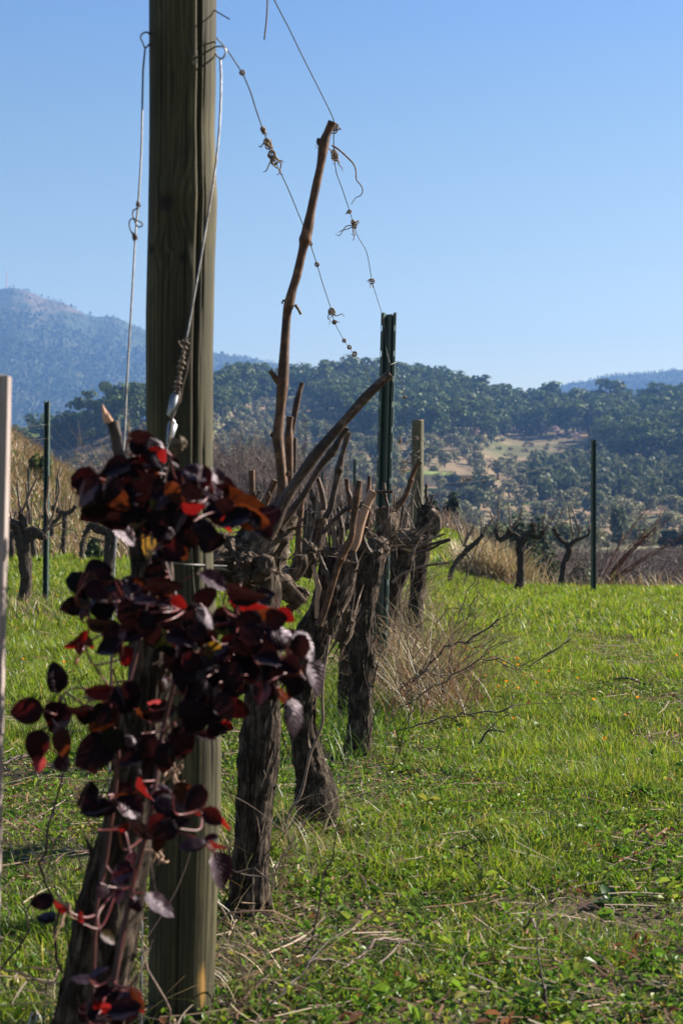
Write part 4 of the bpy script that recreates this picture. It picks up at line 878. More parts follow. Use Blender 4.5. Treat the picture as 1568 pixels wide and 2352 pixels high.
tube(mb, np.hstack([np.array([P(x, y, 2.25) for x, y in ((437, 808), (432, 830), (430, 850), (424, 870), (419, 890), (413, 925))]), np.full((6, 1), .0016)]), 6, .01); mb.build('twisted_splice', M['rusty_wire'], wR, bR)
def flatbar(mb, a, b, w0, w1, th):
    a, b = np.array(a), np.array(b); ax = unit(b - a); sx = unit(np.cross(ax, [0, -1, 0])); sy = np.cross(sx, ax); V = []
    for f, w_ in ((0, w0 * .5), (.08, w0), (.5, w0 * .95), (.92, w1), (1, w1 * .5)):
        for u_, v_ in ((-1, -.4), (-.5, -1), (.5, -1), (1, -.4), (1, 1), (-1, 1)): V.append(a + (b - a) * f + sx * u_ * w_ + sy * v_ * th)
    k = np.arange(6); F = np.concatenate([np.stack([q * 6 + k, q * 6 + (k + 1) % 6, q * 6 + 6 + (k + 1) % 6, q * 6 + 6 + k], -1) for q in range(4)]); mb.add(np.array(V), F); mb.add(np.array(V[:6]), np.array([[5, 4, 3, 2, 1, 0]])); mb.add(np.array(V[-6:]), np.array([[0, 1, 2, 3, 4, 5]]))
tb_ = empty('wire_tensioner', P(398, 930, 2.25), 'grey metal wire tensioner with an eye hanging in front of the end post', 'tensioner'); b0 = P(398, 930, 2.25)
mb = MB(); flatbar(mb, P(404, 906, 2.25), P(391, 957, 2.24), .0066, .0055, .003); mb.build('body', M['galvanised'], tb_, b0)
mb = MB(); flatbar(mb, P(398, 972, 2.24), P(386, 1022, 2.23), .006, .003, .0022); tube(mb, np.hstack([np.array([P(x, y, 2.24) for x, y in ((391, 955), (397, 964), (402, 976), (397, 990), (389, 1000), (386, 985), (391, 968))]), np.full((7, 1), .0018)]), 6, .004); mb.build('eye', M['galvanised'], tb_, b0)
mb = MB(); tube(mb, np.hstack([np.array([P(402, 905, 2.25), P(412, 900, 2.24), P(408, 930, 2.235), P(398, 952, 2.235), P(388, 1015, 2.225)]), np.full((5, 1), .0016)]), 6, .006); mb.build('hook_wire', M['rusty_wire'], tb_, b0)
wire_obj('stay_wire', 'lower stay wire running down from the tensioner behind the red leaves to the ground', stay([(386, 1020), (372, 1080), (352, 1250), (340, 1500), (332, 1750), (327, 2000), (326, 2200), (324, 2420)], 2.23, 2.02, 1020, 2400), .0015)
# low wire across the front of the post, and the thin wires of the side rows
wire_obj('tie_wire', 'thin wire tied across the end post at the height of the vine head', [P(330, 1285, 2.37), P(375, 1292, 2.37), P(420, 1296, 2.38), P(470, 1298, 2.42), P(520, 1300, 2.7)], .0012)
def sagwire(a, b, sag, label, r=.0012, knots=0, cat='wire'):
    a, b = np.array(a), np.array(b); t = np.linspace(0, 1, 14)[:, None]; q = a + (b - a) * t - np.array([0, 0, 1]) * sag * 4 * t * (1 - t); w_, b_ = wire_obj('trellis_wire', label, q, r * .8, 'rusty_wire', cat, .3)
    rr = np.random.default_rng(int(abs(a[0]) * 100)); 
    for k in range(knots): i = int(rr.integers(2, 12)); tie(w_, b_, q[i], b - a, 3, .012, .03, .002, 80 + k, 3, .05)
    return w_
sagwire(P(-200, 950, 11), P(108, 975, 12.85), .05, 'thin wire arriving at the left metal post from outside the photo, higher of two', .0015)
sagwire(P(-200, 1002, 11), P(108, 1007, 12.85), .03, 'thin wire arriving at the left metal post from outside the photo, lower of two', .0015)
sagwire(P(112, 970, 12.9), P(235, 1085, 22), .04, 'thin knotted wire leaving the left metal post, higher of two', .0015, 3); sagwire(P(112, 1000, 12.9), P(230, 1070, 24), .08, 'thin knotted wire leaving the left metal post, lower of two', .0015, 3)
sagwire(P(0, 1222, 12.6), P(300, 1235, 15), .02, 'low wire of the left row at the height of the vine heads', .0015, 2); sagwire(P(0, 1100, 13), P(245, 1090, 22), .06, 'middle wire of the left row between the canes', .0013)
w_ = sagwire(P(950, 1112, 12.1), P(1360, 1030, 17.2), .1, 'thin sagging wire from the far wooden post to the right metal post', .0009, 2)
tie(w_, np.array(w_.location), P(1068, 1100, 13.3), [1, .3, .2], 6, .035, .1, .003, 91, 9, .11)
# ================================================================ vines
def bark(seed, ridge=.10, lump=.22, k=270, fine=1.0):
    def f(rr, ss, ca, sa):
        R0 = rr; q = np.stack([ca * R0 * k * .45, sa * R0 * k * .45, ss * k * .035 + seed * 3.1], -1)
        rid = 1 - np.abs(2 * fbm(q, 3, seed) - 1) * 1.9; lm = fbm(np.stack([ca * R0 * 22, sa * R0 * 22, ss * 11 + seed], -1), 3, seed + 5) - .5
        fin = vn(np.stack([ca * R0 * k * 1.1, sa * R0 * k * 1.1, ss * k * .09], -1), seed + 9) - .5
        return R0 * (1 + lump * 2 * lm) + np.minimum(R0, .035) * (ridge * 3.3 * (rid - .55) + .22 * fine * fin)
    return f
def D3(pts, d):
    """rows (column, row, width[, extra distance]) of the photograph -> x, y, z, radius"""
    out = []
    for p in pts:
        dd = d + (p[3] if len(p) > 3 else 0); out.append([*P(p[0], p[1], dd), p[2] / 2 / FPX * dd])
    return np.array(out)
def strips(mb, fr, n, r, L=(.03, .1), wd=(.0015, .005), out=.012, col=None, part=(0, 1)):
    """loose ribbons of bark peeling off a limb"""
    c, rad, N, B, T = fr; m_ = len(c)
    for q in range(n):
        i = int(r.uniform(part[0], part[1]) * (m_ - 2)); a = r.random() * 6.283; l = r.uniform(*L); w_ = r.uniform(*wd); nd_ = math.cos(a) * N[i] + math.sin(a) * B[i]; tg = math.cos(a + 1.57) * N[i] + math.sin(a + 1.57) * B[i]
        sgn = 1 if r.random() < .5 else -1; p = c[i] + nd_ * rad[i] * 1.0; t = np.linspace(0, 1, 5)[:, None]; lift = out * r.uniform(.2, 1.6); side = r.normal() * .25
        line = p + T[i] * sgn * l * t + nd_ * (lift * t ** 1.6 + .001) + tg * (side * l * t ** 2); ww = w_ * (1 - .75 * t); cu = tg + nd_ * r.normal() * .5
        V = np.stack([line - cu * ww, line + cu * ww], 1).reshape(-1, 3); k = np.arange(4) * 2; mb.add(V, np.stack([k, k + 1, k + 3, k + 2], -1), 0, tub=np.stack([V[:, 0] * 0 + a * rad[i], V[:, 0] * 0 + r.random(), np.repeat(t[:, 0] * l, 2)], -1))
def limb(pts, d, seed, seg=26, step=.008, ridge=.10, lump=.22, nstrip=30, mb=None, **kw):
    mb = mb or MB(); q = D3(pts, d); fr = tube(mb, q, seg, step, bark(seed, ridge, lump), capmat=0); strips(mb, fr, nstrip, np.random.default_rng(seed), **kw); return mb
def blob(mb, c, rad, seed, r):
    """one swollen burl: a lumpy ball with stringy bark running along a random axis"""
    nu, nv_ = 34, 20; th = np.linspace(.02, math.pi - .02, nv_)[:, None]; ph = np.linspace(0, 2 * math.pi, nu + 1)[None]
    D = np.stack([np.sin(th) * np.cos(ph), np.sin(th) * np.sin(ph), np.cos(th) + 0 * ph], -1); ax = unit(r.normal(size=3) + [.3, 0, .3]); u_ = unit(np.cross(ax, [.2, 1, .1])); v_ = np.cross(ax, u_); R0 = float(np.mean(rad))
    q = np.stack([D[..., 0] * 5.5, D[..., 1] * 5.5, D[..., 2] * .9 + seed], -1); rid = 1 - np.abs(2 * fbm(q, 3, seed) - 1) * 1.9
    f = 1 + .95 * (fbm(D * 1.7 + seed, 3, seed + 3) - .5) + .26 * (rid - .5) + .10 * (vn(D * [14, 14, 3], seed) - .5)
    L = D * f[..., None] * np.asarray(rad); V = c + L[..., 0:1] * u_ + L[..., 1:2] * v_ + L[..., 2:3] * ax * 1.25
    mb.add(V.reshape(-1, 3), gridF(nv_, nu + 1), 0, tub=L.reshape(-1, 3)); return V, unit(V - c), ax
def knob(mb, px, py, wpx, d, seed, n=5, dz_=.0, nstrip=10):
    """a gnarled head: overlapping burls, cut stumps and shreds of bark"""
    r = np.random.default_rng(seed); c = P(px, py, d); R0 = wpx / 2 / FPX * d; n = max(2, n - 1)
    for q in range(n):
        o = unit(r.normal(size=3)) * R0 * (.0 if q == 0 else r.uniform(.45, .85)); k = r.uniform(.55, .8) if q == 0 else r.uniform(.32, .62); V, Nn, ax = blob(mb, c + o, (R0 * k, R0 * k * r.uniform(.75, 1.1), R0 * k), seed + 11 * q, r)
        for w_ in range(nstrip + 4):
            i, j = r.integers(3, V.shape[0] - 3), r.integers(0, V.shape[1] - 1); p0, nn = V[i, j], Nn[i, j]; tg = unit(ax - nn * np.dot(ax, nn) + r.normal(size=3) * .35) * (1 if r.random() < .5 else -1); sd = np.cross(nn, tg); l = R0 * r.uniform(.35, 1.1); ww = R0 * r.uniform(.02, .09); t = np.linspace(0, 1, 4)[:, None]
            line = p0 + tg * l * t + nn * (R0 * r.uniform(.05, .4) * t ** 1.5 - R0 * .03); Vs = np.stack([line - sd * ww * (1 - .8 * t), line + sd * ww * (1 - .8 * t)], 1).reshape(-1, 3); kk = np.arange(3) * 2; mb.add(Vs, np.stack([kk, kk + 1, kk + 3, kk + 2], -1), 0, tub=Vs * 1.0)
    for q in range(2):
        dr = unit(r.normal(size=3) * [1, .7, .6] + [0, -.2, .5]); e = c + dr * R0 * r.uniform(1.0, 1.35); rs = R0 * r.uniform(.16, .26); tube(mb, [[*(c + dr * R0 * .3), rs * 1.2], [*(c + dr * R0 * .7 + r.normal(size=3) * R0 * .06), rs], [*e, rs * .95]], 12, max(.004, R0 * .1), bark(seed + q, .1, .2), capmat=0)
def cane(parent, b, pts, d, seed, matn='cane', nodes=.085, seg=10, step=None, cap='cut_wood', buds=True):
    q = D3(pts, d); st = step or max(.004, float(q[:, 3].mean()) * .5); s = spline(q, st); ln = np.concatenate([[0], np.cumsum(np.linalg.norm(np.diff(s[:, :3], axis=0), axis=1))]); r = np.random.default_rng(seed); mb = MB()
    bumps = np.arange(nodes * r.uniform(.4, 1), ln[-1], nodes) + r.normal(size=len(np.arange(nodes * .4, ln[-1], nodes)))[:len(np.arange(nodes * r.uniform(.4, .4), ln[-1], nodes))].mean() * .0
    f = np.ones(len(s)); wv_ = 1 + .07 * (fbm(np.stack([ln * 25, ln * 0 + seed, ln * 0], -1), 3, seed) - .5) * 2
    for k, z in enumerate(bumps):
        f += .26 * np.exp(-((ln - z) / (s[:, 3] * .75)) ** 2)
    # the cane bends a little at each node
    s2 = s.copy(); s2[:, 3] = s[:, 3] * f * wv_; fr = tube(mb, s2, seg, None, None, True, 0, 1)
    if buds:
        for k, z in enumerate(bumps):
            i = int(np.argmin(np.abs(ln - z))); sd = 1 if k % 2 else -1; nv = unit(fr[2][i] * sd + .6 * fr[4][i]); p = s2[i, :3] + unit(fr[2][i]) * sd * s[i, 3]; R_ = s[i, 3]
            tube(mb, [[*p, R_ * .5], [*(p + nv * R_ * .8), R_ * .42], [*(p + nv * R_ * 1.5), R_ * .12]], 6, None)
    return mb.build('cane', [M[matn], M[cap]], parent, b)

# ---- the thick vine behind the end post, with the tall cane
d = 3.1; b = PG(572, d + .1); v = empty('vine', b, 'thick old vine beside the end post with one tall upright cane and one slanting cane', 'vine')
mb = limb([(566, 2140, 112), (572, 2070, 92), (575, 1980, 80), (584, 1870, 78), (592, 1760, 84), (602, 1660, 78), (604, 1580, 74), (600, 1500, 80), (594, 1420, 92), (586, 1350, 112), (576, 1300, 108)], d, 3, 44, .006, .085, .14, 90, L=(.04, .16), out=.01); mb.build('trunk', M['old_bark'], v, b)
mb = limb([(438, 1296, 62, -.12), (480, 1290, 84, -.08), (530, 1296, 112, -.02), (575, 1280, 118), (612, 1240, 98), (636, 1205, 72), (652, 1172, 56)], d, 8, 44, .006, .15, .4, 150, L=(.02, .09), wd=(.002, .007), out=.02)
knob(mb, 520, 1262, 62, d - .06, 9, 5); knob(mb, 590, 1318, 66, d - .05, 10, 4); knob(mb, 478, 1262, 46, d - .08, 11, 4); knob(mb, 622, 1232, 50, d - .03, 12, 3)
knob(mb, 604, 1300, 60, d - .09, 77, 4); knob(mb, 556, 1300, 70, d - .08, 78, 5); knob(mb, 640, 1200, 40, d - .02, 79, 3); mb.build('arm', M['torn_bark'], v, b)
mb = limb([(630, 1330, 52), (655, 1350, 46), (676, 1368, 40), (694, 1386, 36)], d + .1, 14, 26, .006, .15, .3, 30, L=(.01, .04)); knob(mb, 690, 1372, 44, d + .1, 15, 4, nstrip=6); knob(mb, 668, 1395, 30, d + .1, 16, 3, nstrip=5); mb.build('arm', M['torn_bark'], v, b)
mb = limb([(640, 1310, 36), (668, 1325, 40), (690, 1300, 34), (690, 1275, 28)], d + .12, 17, 24, .006, .12, .25, 16, L=(.01, .04)); mb.build('arm', M['torn_bark'], v, b)
cane(v, b, [(640, 1165, 34), (648, 1135, 27), (648, 1100, 25), (642, 1040, 24), (638, 1002, 26), (643, 948, 23), (649, 882, 27), (654, 794, 21), (659, 722, 21), (664, 698, 25), (672, 664, 20), (682, 632, 20), (695, 575, 20), (707, 523, 26), (716, 475, 19), (726, 427, 19), (736, 380, 18), (744, 330, 24), (752, 305, 19), (763, 281, 21)], d, 21, nodes=.6, seg=16, buds=False)
for q in ([(648, 884, 16), (636, 874, 14), (628, 862, 12), (620, 852, 11)], [(678, 700, 8), (686, 712, 6), (691, 722, 7)], [(736, 332, 14), (731, 326, 10), (732, 318, 8)], [(656, 692, 7), (650, 690, 5), (648, 698, 4)], [(636, 1000, 16), (627, 1000, 12), (622, 996, 10)], [(658, 1090, 12), (664, 1084, 9)]): mb = MB(); tube(mb, D3(q, d), 8, .004, capmat=0); mb.build('side_spur', M['cane'], v, b)
cane(v, b, [(664, 1130, 20), (665, 1060, 18), (663, 1005, 21), (664, 980, 16), (666, 957, 17)], d + .04, 22, nodes=.3, buds=False); cane(v, b, [(668, 1010, 13), (674, 970, 13), (681, 928, 16), (688, 900, 12), (694, 879, 13)], d + .05, 23, 'grey_cane', nodes=.2)
cane(v, b, [(676, 1085, 10), (677, 1040, 10), (677, 1005, 11)], d + .07, 24, 'grey_cane', nodes=.3); cane(v, b, [(578, 1160, 15), (579, 1120, 14), (578, 1080, 15)], d + .1, 25, nodes=.5); cane(v, b, [(582, 1155, 8), (590, 1140, 8), (597, 1126, 9)], d + .1, 26, 'grey_cane', nodes=.5, buds=False)
cane(v, b, [(596, 1180, 18), (614, 1145, 18), (632, 1103, 17)], d + .08, 27, nodes=.5, buds=False)
cane(v, b, [(612, 1230, 40), (632, 1200, 32), (656, 1145, 27), (692, 1090, 24), (724, 1045, 27), (762, 1000, 22), (800, 957, 21), (838, 914, 23), (866, 886, 20), (895, 860, 22)], d - .1, 28, 'grey_cane', nodes=.5, seg=16, buds=False)
cane(v, b, [(640, 1210, 30), (655, 1192, 20), (699, 1133, 15), (735, 1072, 15), (768, 1030, 19), (782, 1005, 13), (796, 982, 15)], d - .05, 29, 'grey_cane', nodes=.4, seg=12, buds=False)
cane(v, b, [(646, 1290, 18), (656, 1245, 16), (662, 1210, 15), (660, 1190, 12)], d + .02, 30, 'tan_cane', nodes=.3, buds=False)

# ---- second vine: bulging foot, gnarled heads
d = 3.9; b = PG(722, d); v = empty('vine', b, 'gnarled vine with a bulging foot and pale torn bark, second behind the end post', 'vine')
mb = limb([(722, 1985, 78), (722, 1930, 74), (726, 1880, 92), (728, 1835, 96), (722, 1790, 82), (708, 1740, 64), (697, 1680, 58), (695, 1600, 62), (702, 1530, 70), (720, 1470, 78), (742, 1420, 76), (756, 1370, 66), (766, 1320, 56), (772, 1280, 46)], d, 31, 44, .006, .10, .22, 90, L=(.03, .12), out=.014)
mb.build('trunk', M['old_bark'], v, b)
mb = MB(); knob(mb, 745, 1425, 62, d, 32, 5); knob(mb, 772, 1372, 46, d, 33, 5); limb([(760, 1400, 48), (785, 1360, 44), (797, 1325, 40), (805, 1290, 30)], d, 34, 24, .006, .15, .3, 40, mb); knob(mb, 770, 1300, 50, d + .05, 35, 5); mb.build('arm', M['torn_bark'], v, b)
mb = limb([(690, 1320, 44), (706, 1285, 50), (722, 1240, 48), (730, 1200, 44), (727, 1176, 40)], d + .05, 36, 26, .006, .12, .3, 36); knob(mb, 712, 1262, 42, d, 37, 4); knob(mb, 682, 1290, 34, d + .05, 38, 3); mb.build('arm', M['torn_bark'], v, b)
mb = limb([(775, 1470, 40), (790, 1440, 40), (796, 1400, 34)], d + .12, 39, 24, .006, .15, .3, 30); mb.build('arm', M['torn_bark'], v, b)
cane(v, b, [(683, 1296, 22), (685, 1260, 17), (687, 1210, 16), (689, 1180, 18), (692, 1155, 15), (694, 1130, 14)], d - .1, 41, nodes=.16); cane(v, b, [(748, 1190, 18), (759, 1165, 15), (770, 1115, 14), (781, 1068, 18), (787, 1040, 13), (800, 993, 15)], d, 42, 'grey_cane', nodes=.14)
cane(v, b, [(745, 1170, 13), (741, 1142, 13), (736, 1120, 12), (729, 1098, 11)], d + .1, 43, nodes=.12); cane(v, b, [(728, 1186, 11), (722, 1160, 10), (718, 1145, 13), (712, 1120, 9)], d + .1, 44, 'grey_cane', nodes=.1)
cane(v, b, [(732, 1435, 22), (748, 1395, 16), (762, 1345, 16), (776, 1300, 17), (792, 1262, 20), (806, 1235, 17), (812, 1190, 16), (819, 1140, 20), (825, 1104, 15)], d - .1, 45, nodes=.22); cane(v, b, [(808, 1262, 24), (818, 1240, 24), (826, 1205, 24), (840, 1165, 21), (856, 1128, 22)], d - .05, 46, 'tan_cane', nodes=.5, seg=14, buds=False)
cane(v, b, [(800, 1175, 12), (804, 1145, 14), (798, 1125, 11), (796, 1100, 12)], d + .1, 47, nodes=.12); cane(v, b, [(842, 1210, 11), (848, 1178, 9), (846, 1140, 11), (848, 1093, 9)], d + .2, 48, nodes=.15)
cane(v, b, [(842, 1212, 14), (833, 1230, 12), (840, 1255, 13), (850, 1270, 11)], d + .1, 49, 'grey_cane', nodes=.2, buds=False)
cane(v, b, [(740, 1225, 11), (766, 1195, 10), (790, 1172, 11), (815, 1160, 9), (836, 1155, 9), (854, 1133, 8), (880, 1130, 8), (902, 1129, 7)], d - .05, 50, 'grey_cane', nodes=.11); cane(v, b, [(728, 1420, 11), (728, 1380, 11), (731, 1355, 14), (726, 1330, 11), (719, 1298, 10)], d - .1, 51, 'tan_cane', nodes=.1, buds=False)
cane(v, b, [(760, 1370, 10), (755, 1330, 12), (742, 1300, 10), (732, 1270, 9)], d - .1, 52, 'grey_cane', nodes=.1, buds=False); cane(v, b, [(783, 1250, 10), (786, 1220, 9), (780, 1190, 11), (776, 1165, 8)], d + .05, 53, 'grey_cane', nodes=.1)
mb = MB(); tube(mb, D3([(756, 1460, 7), (749, 1510, 6), (743, 1545, 8), (740, 1600, 6), (741, 1655, 7), (728, 1695, 6), (712, 1731, 8), (704, 1770, 6), (690, 1825, 8), (668, 1860, 6), (657, 1890, 6), (652, 1930, 5), (644, 1972, 5)], d - .2), 8, .008); mb.build('hanging_shoot', M['far_cane'], v, b)
mb = MB(); tube(mb, D3([(830, 1158, 4), (846, 1168, 4), (856, 1185, 3), (855, 1205, 3), (848, 1216, 2)], d - .1), 6, .006); tube(mb, D3([(848, 1190, 3), (853, 1205, 3), (846, 1220, 3), (855, 1228, 2), (850, 1236, 2)], d), 5, .006); mb.build('dried_tendril', M['tendril'], v, b)

# ---- third vine: straight trunk, shaggy head
d = 5.2; b = PG(826, d); v = empty('vine', b, 'straight shaggy vine trunk standing directly left of the tall slotted metal post', 'vine')
mb = limb([(812, 1795, 74), (819, 1735, 64), (825, 1680, 54), (829, 1600, 50), (831, 1520, 54), (829, 1450, 51), (834, 1390, 53), (839, 1340, 58), (846, 1300, 68), (850, 1270, 66)], d, 61, 36, .008, .11, .16, 90, L=(.03, .14), out=.018); mb.build('trunk', M['old_bark'], v, b)
mb = MB(); knob(mb, 848, 1288, 62, d, 62, 6, nstrip=20); knob(mb, 872, 1250, 52, d, 63, 5, nstrip=20); knob(mb, 835, 1260, 44, d, 64, 4, nstrip=12); mb.build('head', M['torn_bark'], v, b)
mb = limb([(870, 1262, 44), (890, 1222, 40), (885, 1180, 38)], d + .15, 65, 24, .008, .15, .35, 50, out=.03); knob(mb, 884, 1178, 40, d + .15, 66, 4, nstrip=14); mb.build('arm', M['torn_bark'], v, b)
cane(v, b, [(888, 1190, 9), (890, 1165, 8), (884, 1140, 9), (882, 1110, 7)], d, 67, 'grey_cane', nodes=.12); cane(v, b, [(842, 1270, 16), (834, 1240, 14), (832, 1215, 12), (842, 1180, 12), (846, 1150, 10)], d + .1, 68, 'tan_cane', nodes=.3)
cane(v, b, [(896, 1190, 20), (908, 1166, 18), (924, 1150, 13), (938, 1120, 13), (947, 1090, 12), (956, 1070, 12), (966, 1060, 10)], d + .3, 69, nodes=.2); cane(v, b, [(818, 1300, 14), (812, 1268, 12), (818, 1235, 12), (806, 1205, 11)], d - .1, 60, 'grey_cane', nodes=.2)

# ---- fourth vine: leaning away, thick shaggy arm
d = 7.9; b = PG(876, d); v = empty('vine', b, 'leaning vine right of the slotted metal post with a horizontal shaggy arm', 'vine')
mb = limb([(866, 1512, 48), (880, 1440, 40), (893, 1390, 36), (908, 1345, 34), (924, 1305, 36), (936, 1265, 40)], d, 71, 30, .01, .11, .16, 60, L=(.03, .14), out=.02); mb.build('trunk', M['old_bark'], v, b)
mb = limb([(876, 1232, 40), (900, 1236, 38), (925, 1238, 42), (948, 1238, 38), (962, 1228, 22)], d - .1, 72, 28, .008, .12, .2, 130, L=(.04, .14), out=.02); knob(mb, 945, 1240, 40, d - .1, 73, 4, nstrip=14); mb.build('arm', M['torn_bark'], v, b)
for q, pts in enumerate(([(948, 1262, 7), (985, 1240, 6), (1021, 1226, 5)], [(935, 1290, 6), (960, 1258, 6), (990, 1250, 7), (1033, 1237, 4)], [(900, 1338, 8), (925, 1318, 6), (975, 1300, 6), (1031, 1292, 6)], [(938, 1276, 8), (985, 1262, 7), (1012, 1248, 6), (1034, 1240, 6)], [(938, 1260, 12), (952, 1240, 11), (968, 1220, 10), (984, 1205, 7), (994, 1190, 5)], [(917, 1235, 6), (920, 1200, 6), (924, 1175, 7), (926, 1160, 5)], [(930, 1170, 3), (945, 1200, 3), (955, 1225, 3)], [(880, 1390, 5), (910, 1330, 5), (935, 1296, 5), (965, 1262, 4)])):
    cane(v, b, pts, d - .3 + .05 * q, 170 + q, 'grey_cane' if q % 2 else 'far_cane', nodes=.16, buds=q in (1, 3))
# ---- fifth vine near the far wooden post
d = 9.6; b = PG(948, d); v = empty('vine', b, 'dark vine in front of the far wooden post with a black knob on top', 'vine')
mb = limb([(946, 1470, 40), (952, 1420, 36), (958, 1350, 30), (964, 1280, 34), (972, 1220, 40), (980, 1180, 36), (982, 1160, 26)], d, 81, 26, .014, .12, .25, 70, L=(.05, .16), out=.03); mb.build('trunk', M['old_bark'], v, b)
mb = limb([(985, 1175, 24), (998, 1190, 28), (1000, 1212, 26), (992, 1228, 16)], d - .1, 82, 22, .012, .15, .3, 40, L=(.02, .06)); knob(mb, 996, 1196, 26, d - .1, 83, 4); mb.build('arm', M['torn_bark'], v, b)
for q, pts in enumerate(([(974, 1172, 9), (980, 1150, 7), (978, 1135, 8), (979, 1110, 6)], [(980, 1172, 6), (988, 1155, 6), (994, 1136, 5)], [(972, 1180, 5), (965, 1150, 5), (958, 1120, 5), (955, 1104, 4)], [(968, 1190, 5), (955, 1165, 4), (943, 1135, 4)], [(950, 1240, 6), (935, 1210, 6), (930, 1180, 5)], [(962, 1250, 6), (972, 1225, 5), (985, 1205, 5)])): cane(v, b, pts, d, 180 + q, 'grey_cane', nodes=.2, buds=False)
# more trunks of the row between and behind those
for px, py0, d, top, w_, lean, lab in ((905, 1452, 8.2, 1255, 26, 14, 'dark slanting vine trunk between the slotted metal post and the far wooden post'), (968, 1405, 13.5, 1225, 18, 6, 'dark vine trunk just behind the far wooden post')):
    b = PG(px, d); v = empty('vine', b, lab, 'vine'); mb = limb([(px - 2, py0 + 30, w_ * 1.3), (px, py0, w_), (px + lean * .4, (py0 + top) / 2, w_ * .85), (px + lean, top, w_ * 1.1)], d, 90 + px, 22, .014, .12, .2, 40, L=(.04, .12)); knob(mb, px + lean, top, w_ * 1.5, d, 91, 4, nstrip=6); mb.build('trunk', M['old_bark'], v, b)
    for q in range(4): cane(v, b, [(px + lean + (q - 2) * 4, top, w_ * .3), (px + lean + (q - 2) * 9, top - 30, w_ * .24), (px + lean + (q - 1.6) * 13, top - 62 - 9 * q, w_ * .2)], d, 400 + q, 'far_cane', nodes=.2, buds=False)


# ---- the right row at the edge of the terrace
def simple_vine(label, d, foot, trunk, arms, canes, seed, group=None, matn='far_bark'):
    b = PG(foot, d); v = empty('vine', b, label, 'vine', group); limb(trunk, d, seed, 22, .02, .12, .22, 40, L=(.03, .1), out=.02).build('trunk', M[matn], v, b)
    for q, a in enumerate(arms): m2 = limb(a, d, seed + 1 + q, 18, .02, .14, .3, 18, L=(.02, .07), out=.02); knob(m2, a[-1][0], a[-1][1], a[-1][2] * 1.5, d, seed + q, 3, nstrip=3); m2.build('arm', M[matn], v, b)
    for q, c_ in enumerate(canes): cane(v, b, c_, d, seed + 20 + q, 'far_cane', nodes=.13, seg=6, buds=False)
    return v
for q, (px, d, hy, tw_, lab) in enumerate(((792, 6.1, 1275, 34, 'dark vine half hidden between the bulging vine and the straight shaggy one'), (905, 8.9, 1235, 24, 'vine with many thin shoots just right of the slotted metal post'), (858, 11.3, 1225, 22, 'far dark vine seen left of the slotted metal post'), (770, 13.5, 1215, 20, 'far dark vine seen behind the cut brown canes'), (826, 17, 1212, 16, 'farther thin vine seen between the cut canes'), (738, 16.5, 1216, 15, 'farther thin vine seen right of the gnarled stump'))):
    rr_ = np.random.default_rng(3000 + q); b_ = PG(px, d); by = pix(*b_)[1]; k_ = tw_ / 24
    cs = [[(px + o_ * k_, hy - 4, 5 * k_), (px + o_ * k_ * 1.15 + rr_.normal() * 5, hy - 34 * k_, 4.2 * k_), (px + o_ * k_ * 1.3 + rr_.normal() * 9, hy - rr_.uniform(60, 120) * k_, 3.6 * k_)] for o_ in rr_.uniform(-42, 42, 11)] + [[(px + o_ * k_, hy, 4 * k_), (px + o_ * 1.6 * k_, hy - 12 * k_, 3.4 * k_), (px + o_ * 2.4 * k_, hy + rr_.uniform(-30, 25) * k_, 2.4 * k_)] for o_ in (-38, 30, 40)]
    simple_vine(lab, d, px, [(px - 3, by + 12, tw_ * 1.2), (px, by, tw_), (px + 3, (by + hy) / 2, tw_ * .85), (px, hy, tw_ * 1.1)], [[(px, hy + 8, tw_ * .9), (px - 24 * k_, hy - 2, tw_ * .8), (px - 42 * k_, hy - 6, tw_ * .6)], [(px, hy + 8, tw_ * .9), (px + 22 * k_, hy, tw_ * .8), (px + 40 * k_, hy - 10, tw_ * .6)]], cs, 3100 + 40 * q, None, 'old_bark')
def z7(l, k=.3043, ox=1091, oy=1005): return [(ox + k * p[0], oy + k * p[1], k * p[2]) for p in l]
simple_vine('dark forked vine at the terrace edge, left of the two in the right row', 17.6, 1188, z7([(310, 1240, 95), (322, 1180, 74), (338, 1060, 58), (345, 930, 54), (340, 850, 62), (345, 780, 66)]),
    [z7([(335, 800, 50), (322, 755, 44), (285, 728, 42), (240, 745, 40), (185, 772, 36), (165, 745, 30), (160, 700, 30)]), z7([(350, 800, 52), (372, 752, 44), (400, 726, 42), (440, 742, 42), (480, 752, 40), (512, 718, 30)]), z7([(275, 735, 30), (250, 712, 40)]), z7([(440, 738, 34), (438, 690, 36), (432, 660, 34)])],
    [z7(c) for c in ([(155, 690, 18), (132, 615, 15), (108, 560, 14)], [(166, 680, 14), (173, 580, 13), (178, 462, 11)], [(270, 700, 16), (258, 590, 14), (247, 482, 12)], [(268, 690, 16), (310, 645, 16), (330, 605, 16), (355, 542, 15)], [(510, 720, 18), (512, 650, 16), (506, 592, 14)], [(515, 715, 13), (545, 640, 12), (575, 572, 9)], [(518, 725, 14), (565, 640, 12), (625, 540, 12)], [(505, 690, 8), (522, 600, 8), (532, 525, 7)], [(380, 850, 7), (400, 835, 6), (395, 815, 6)])], 501)
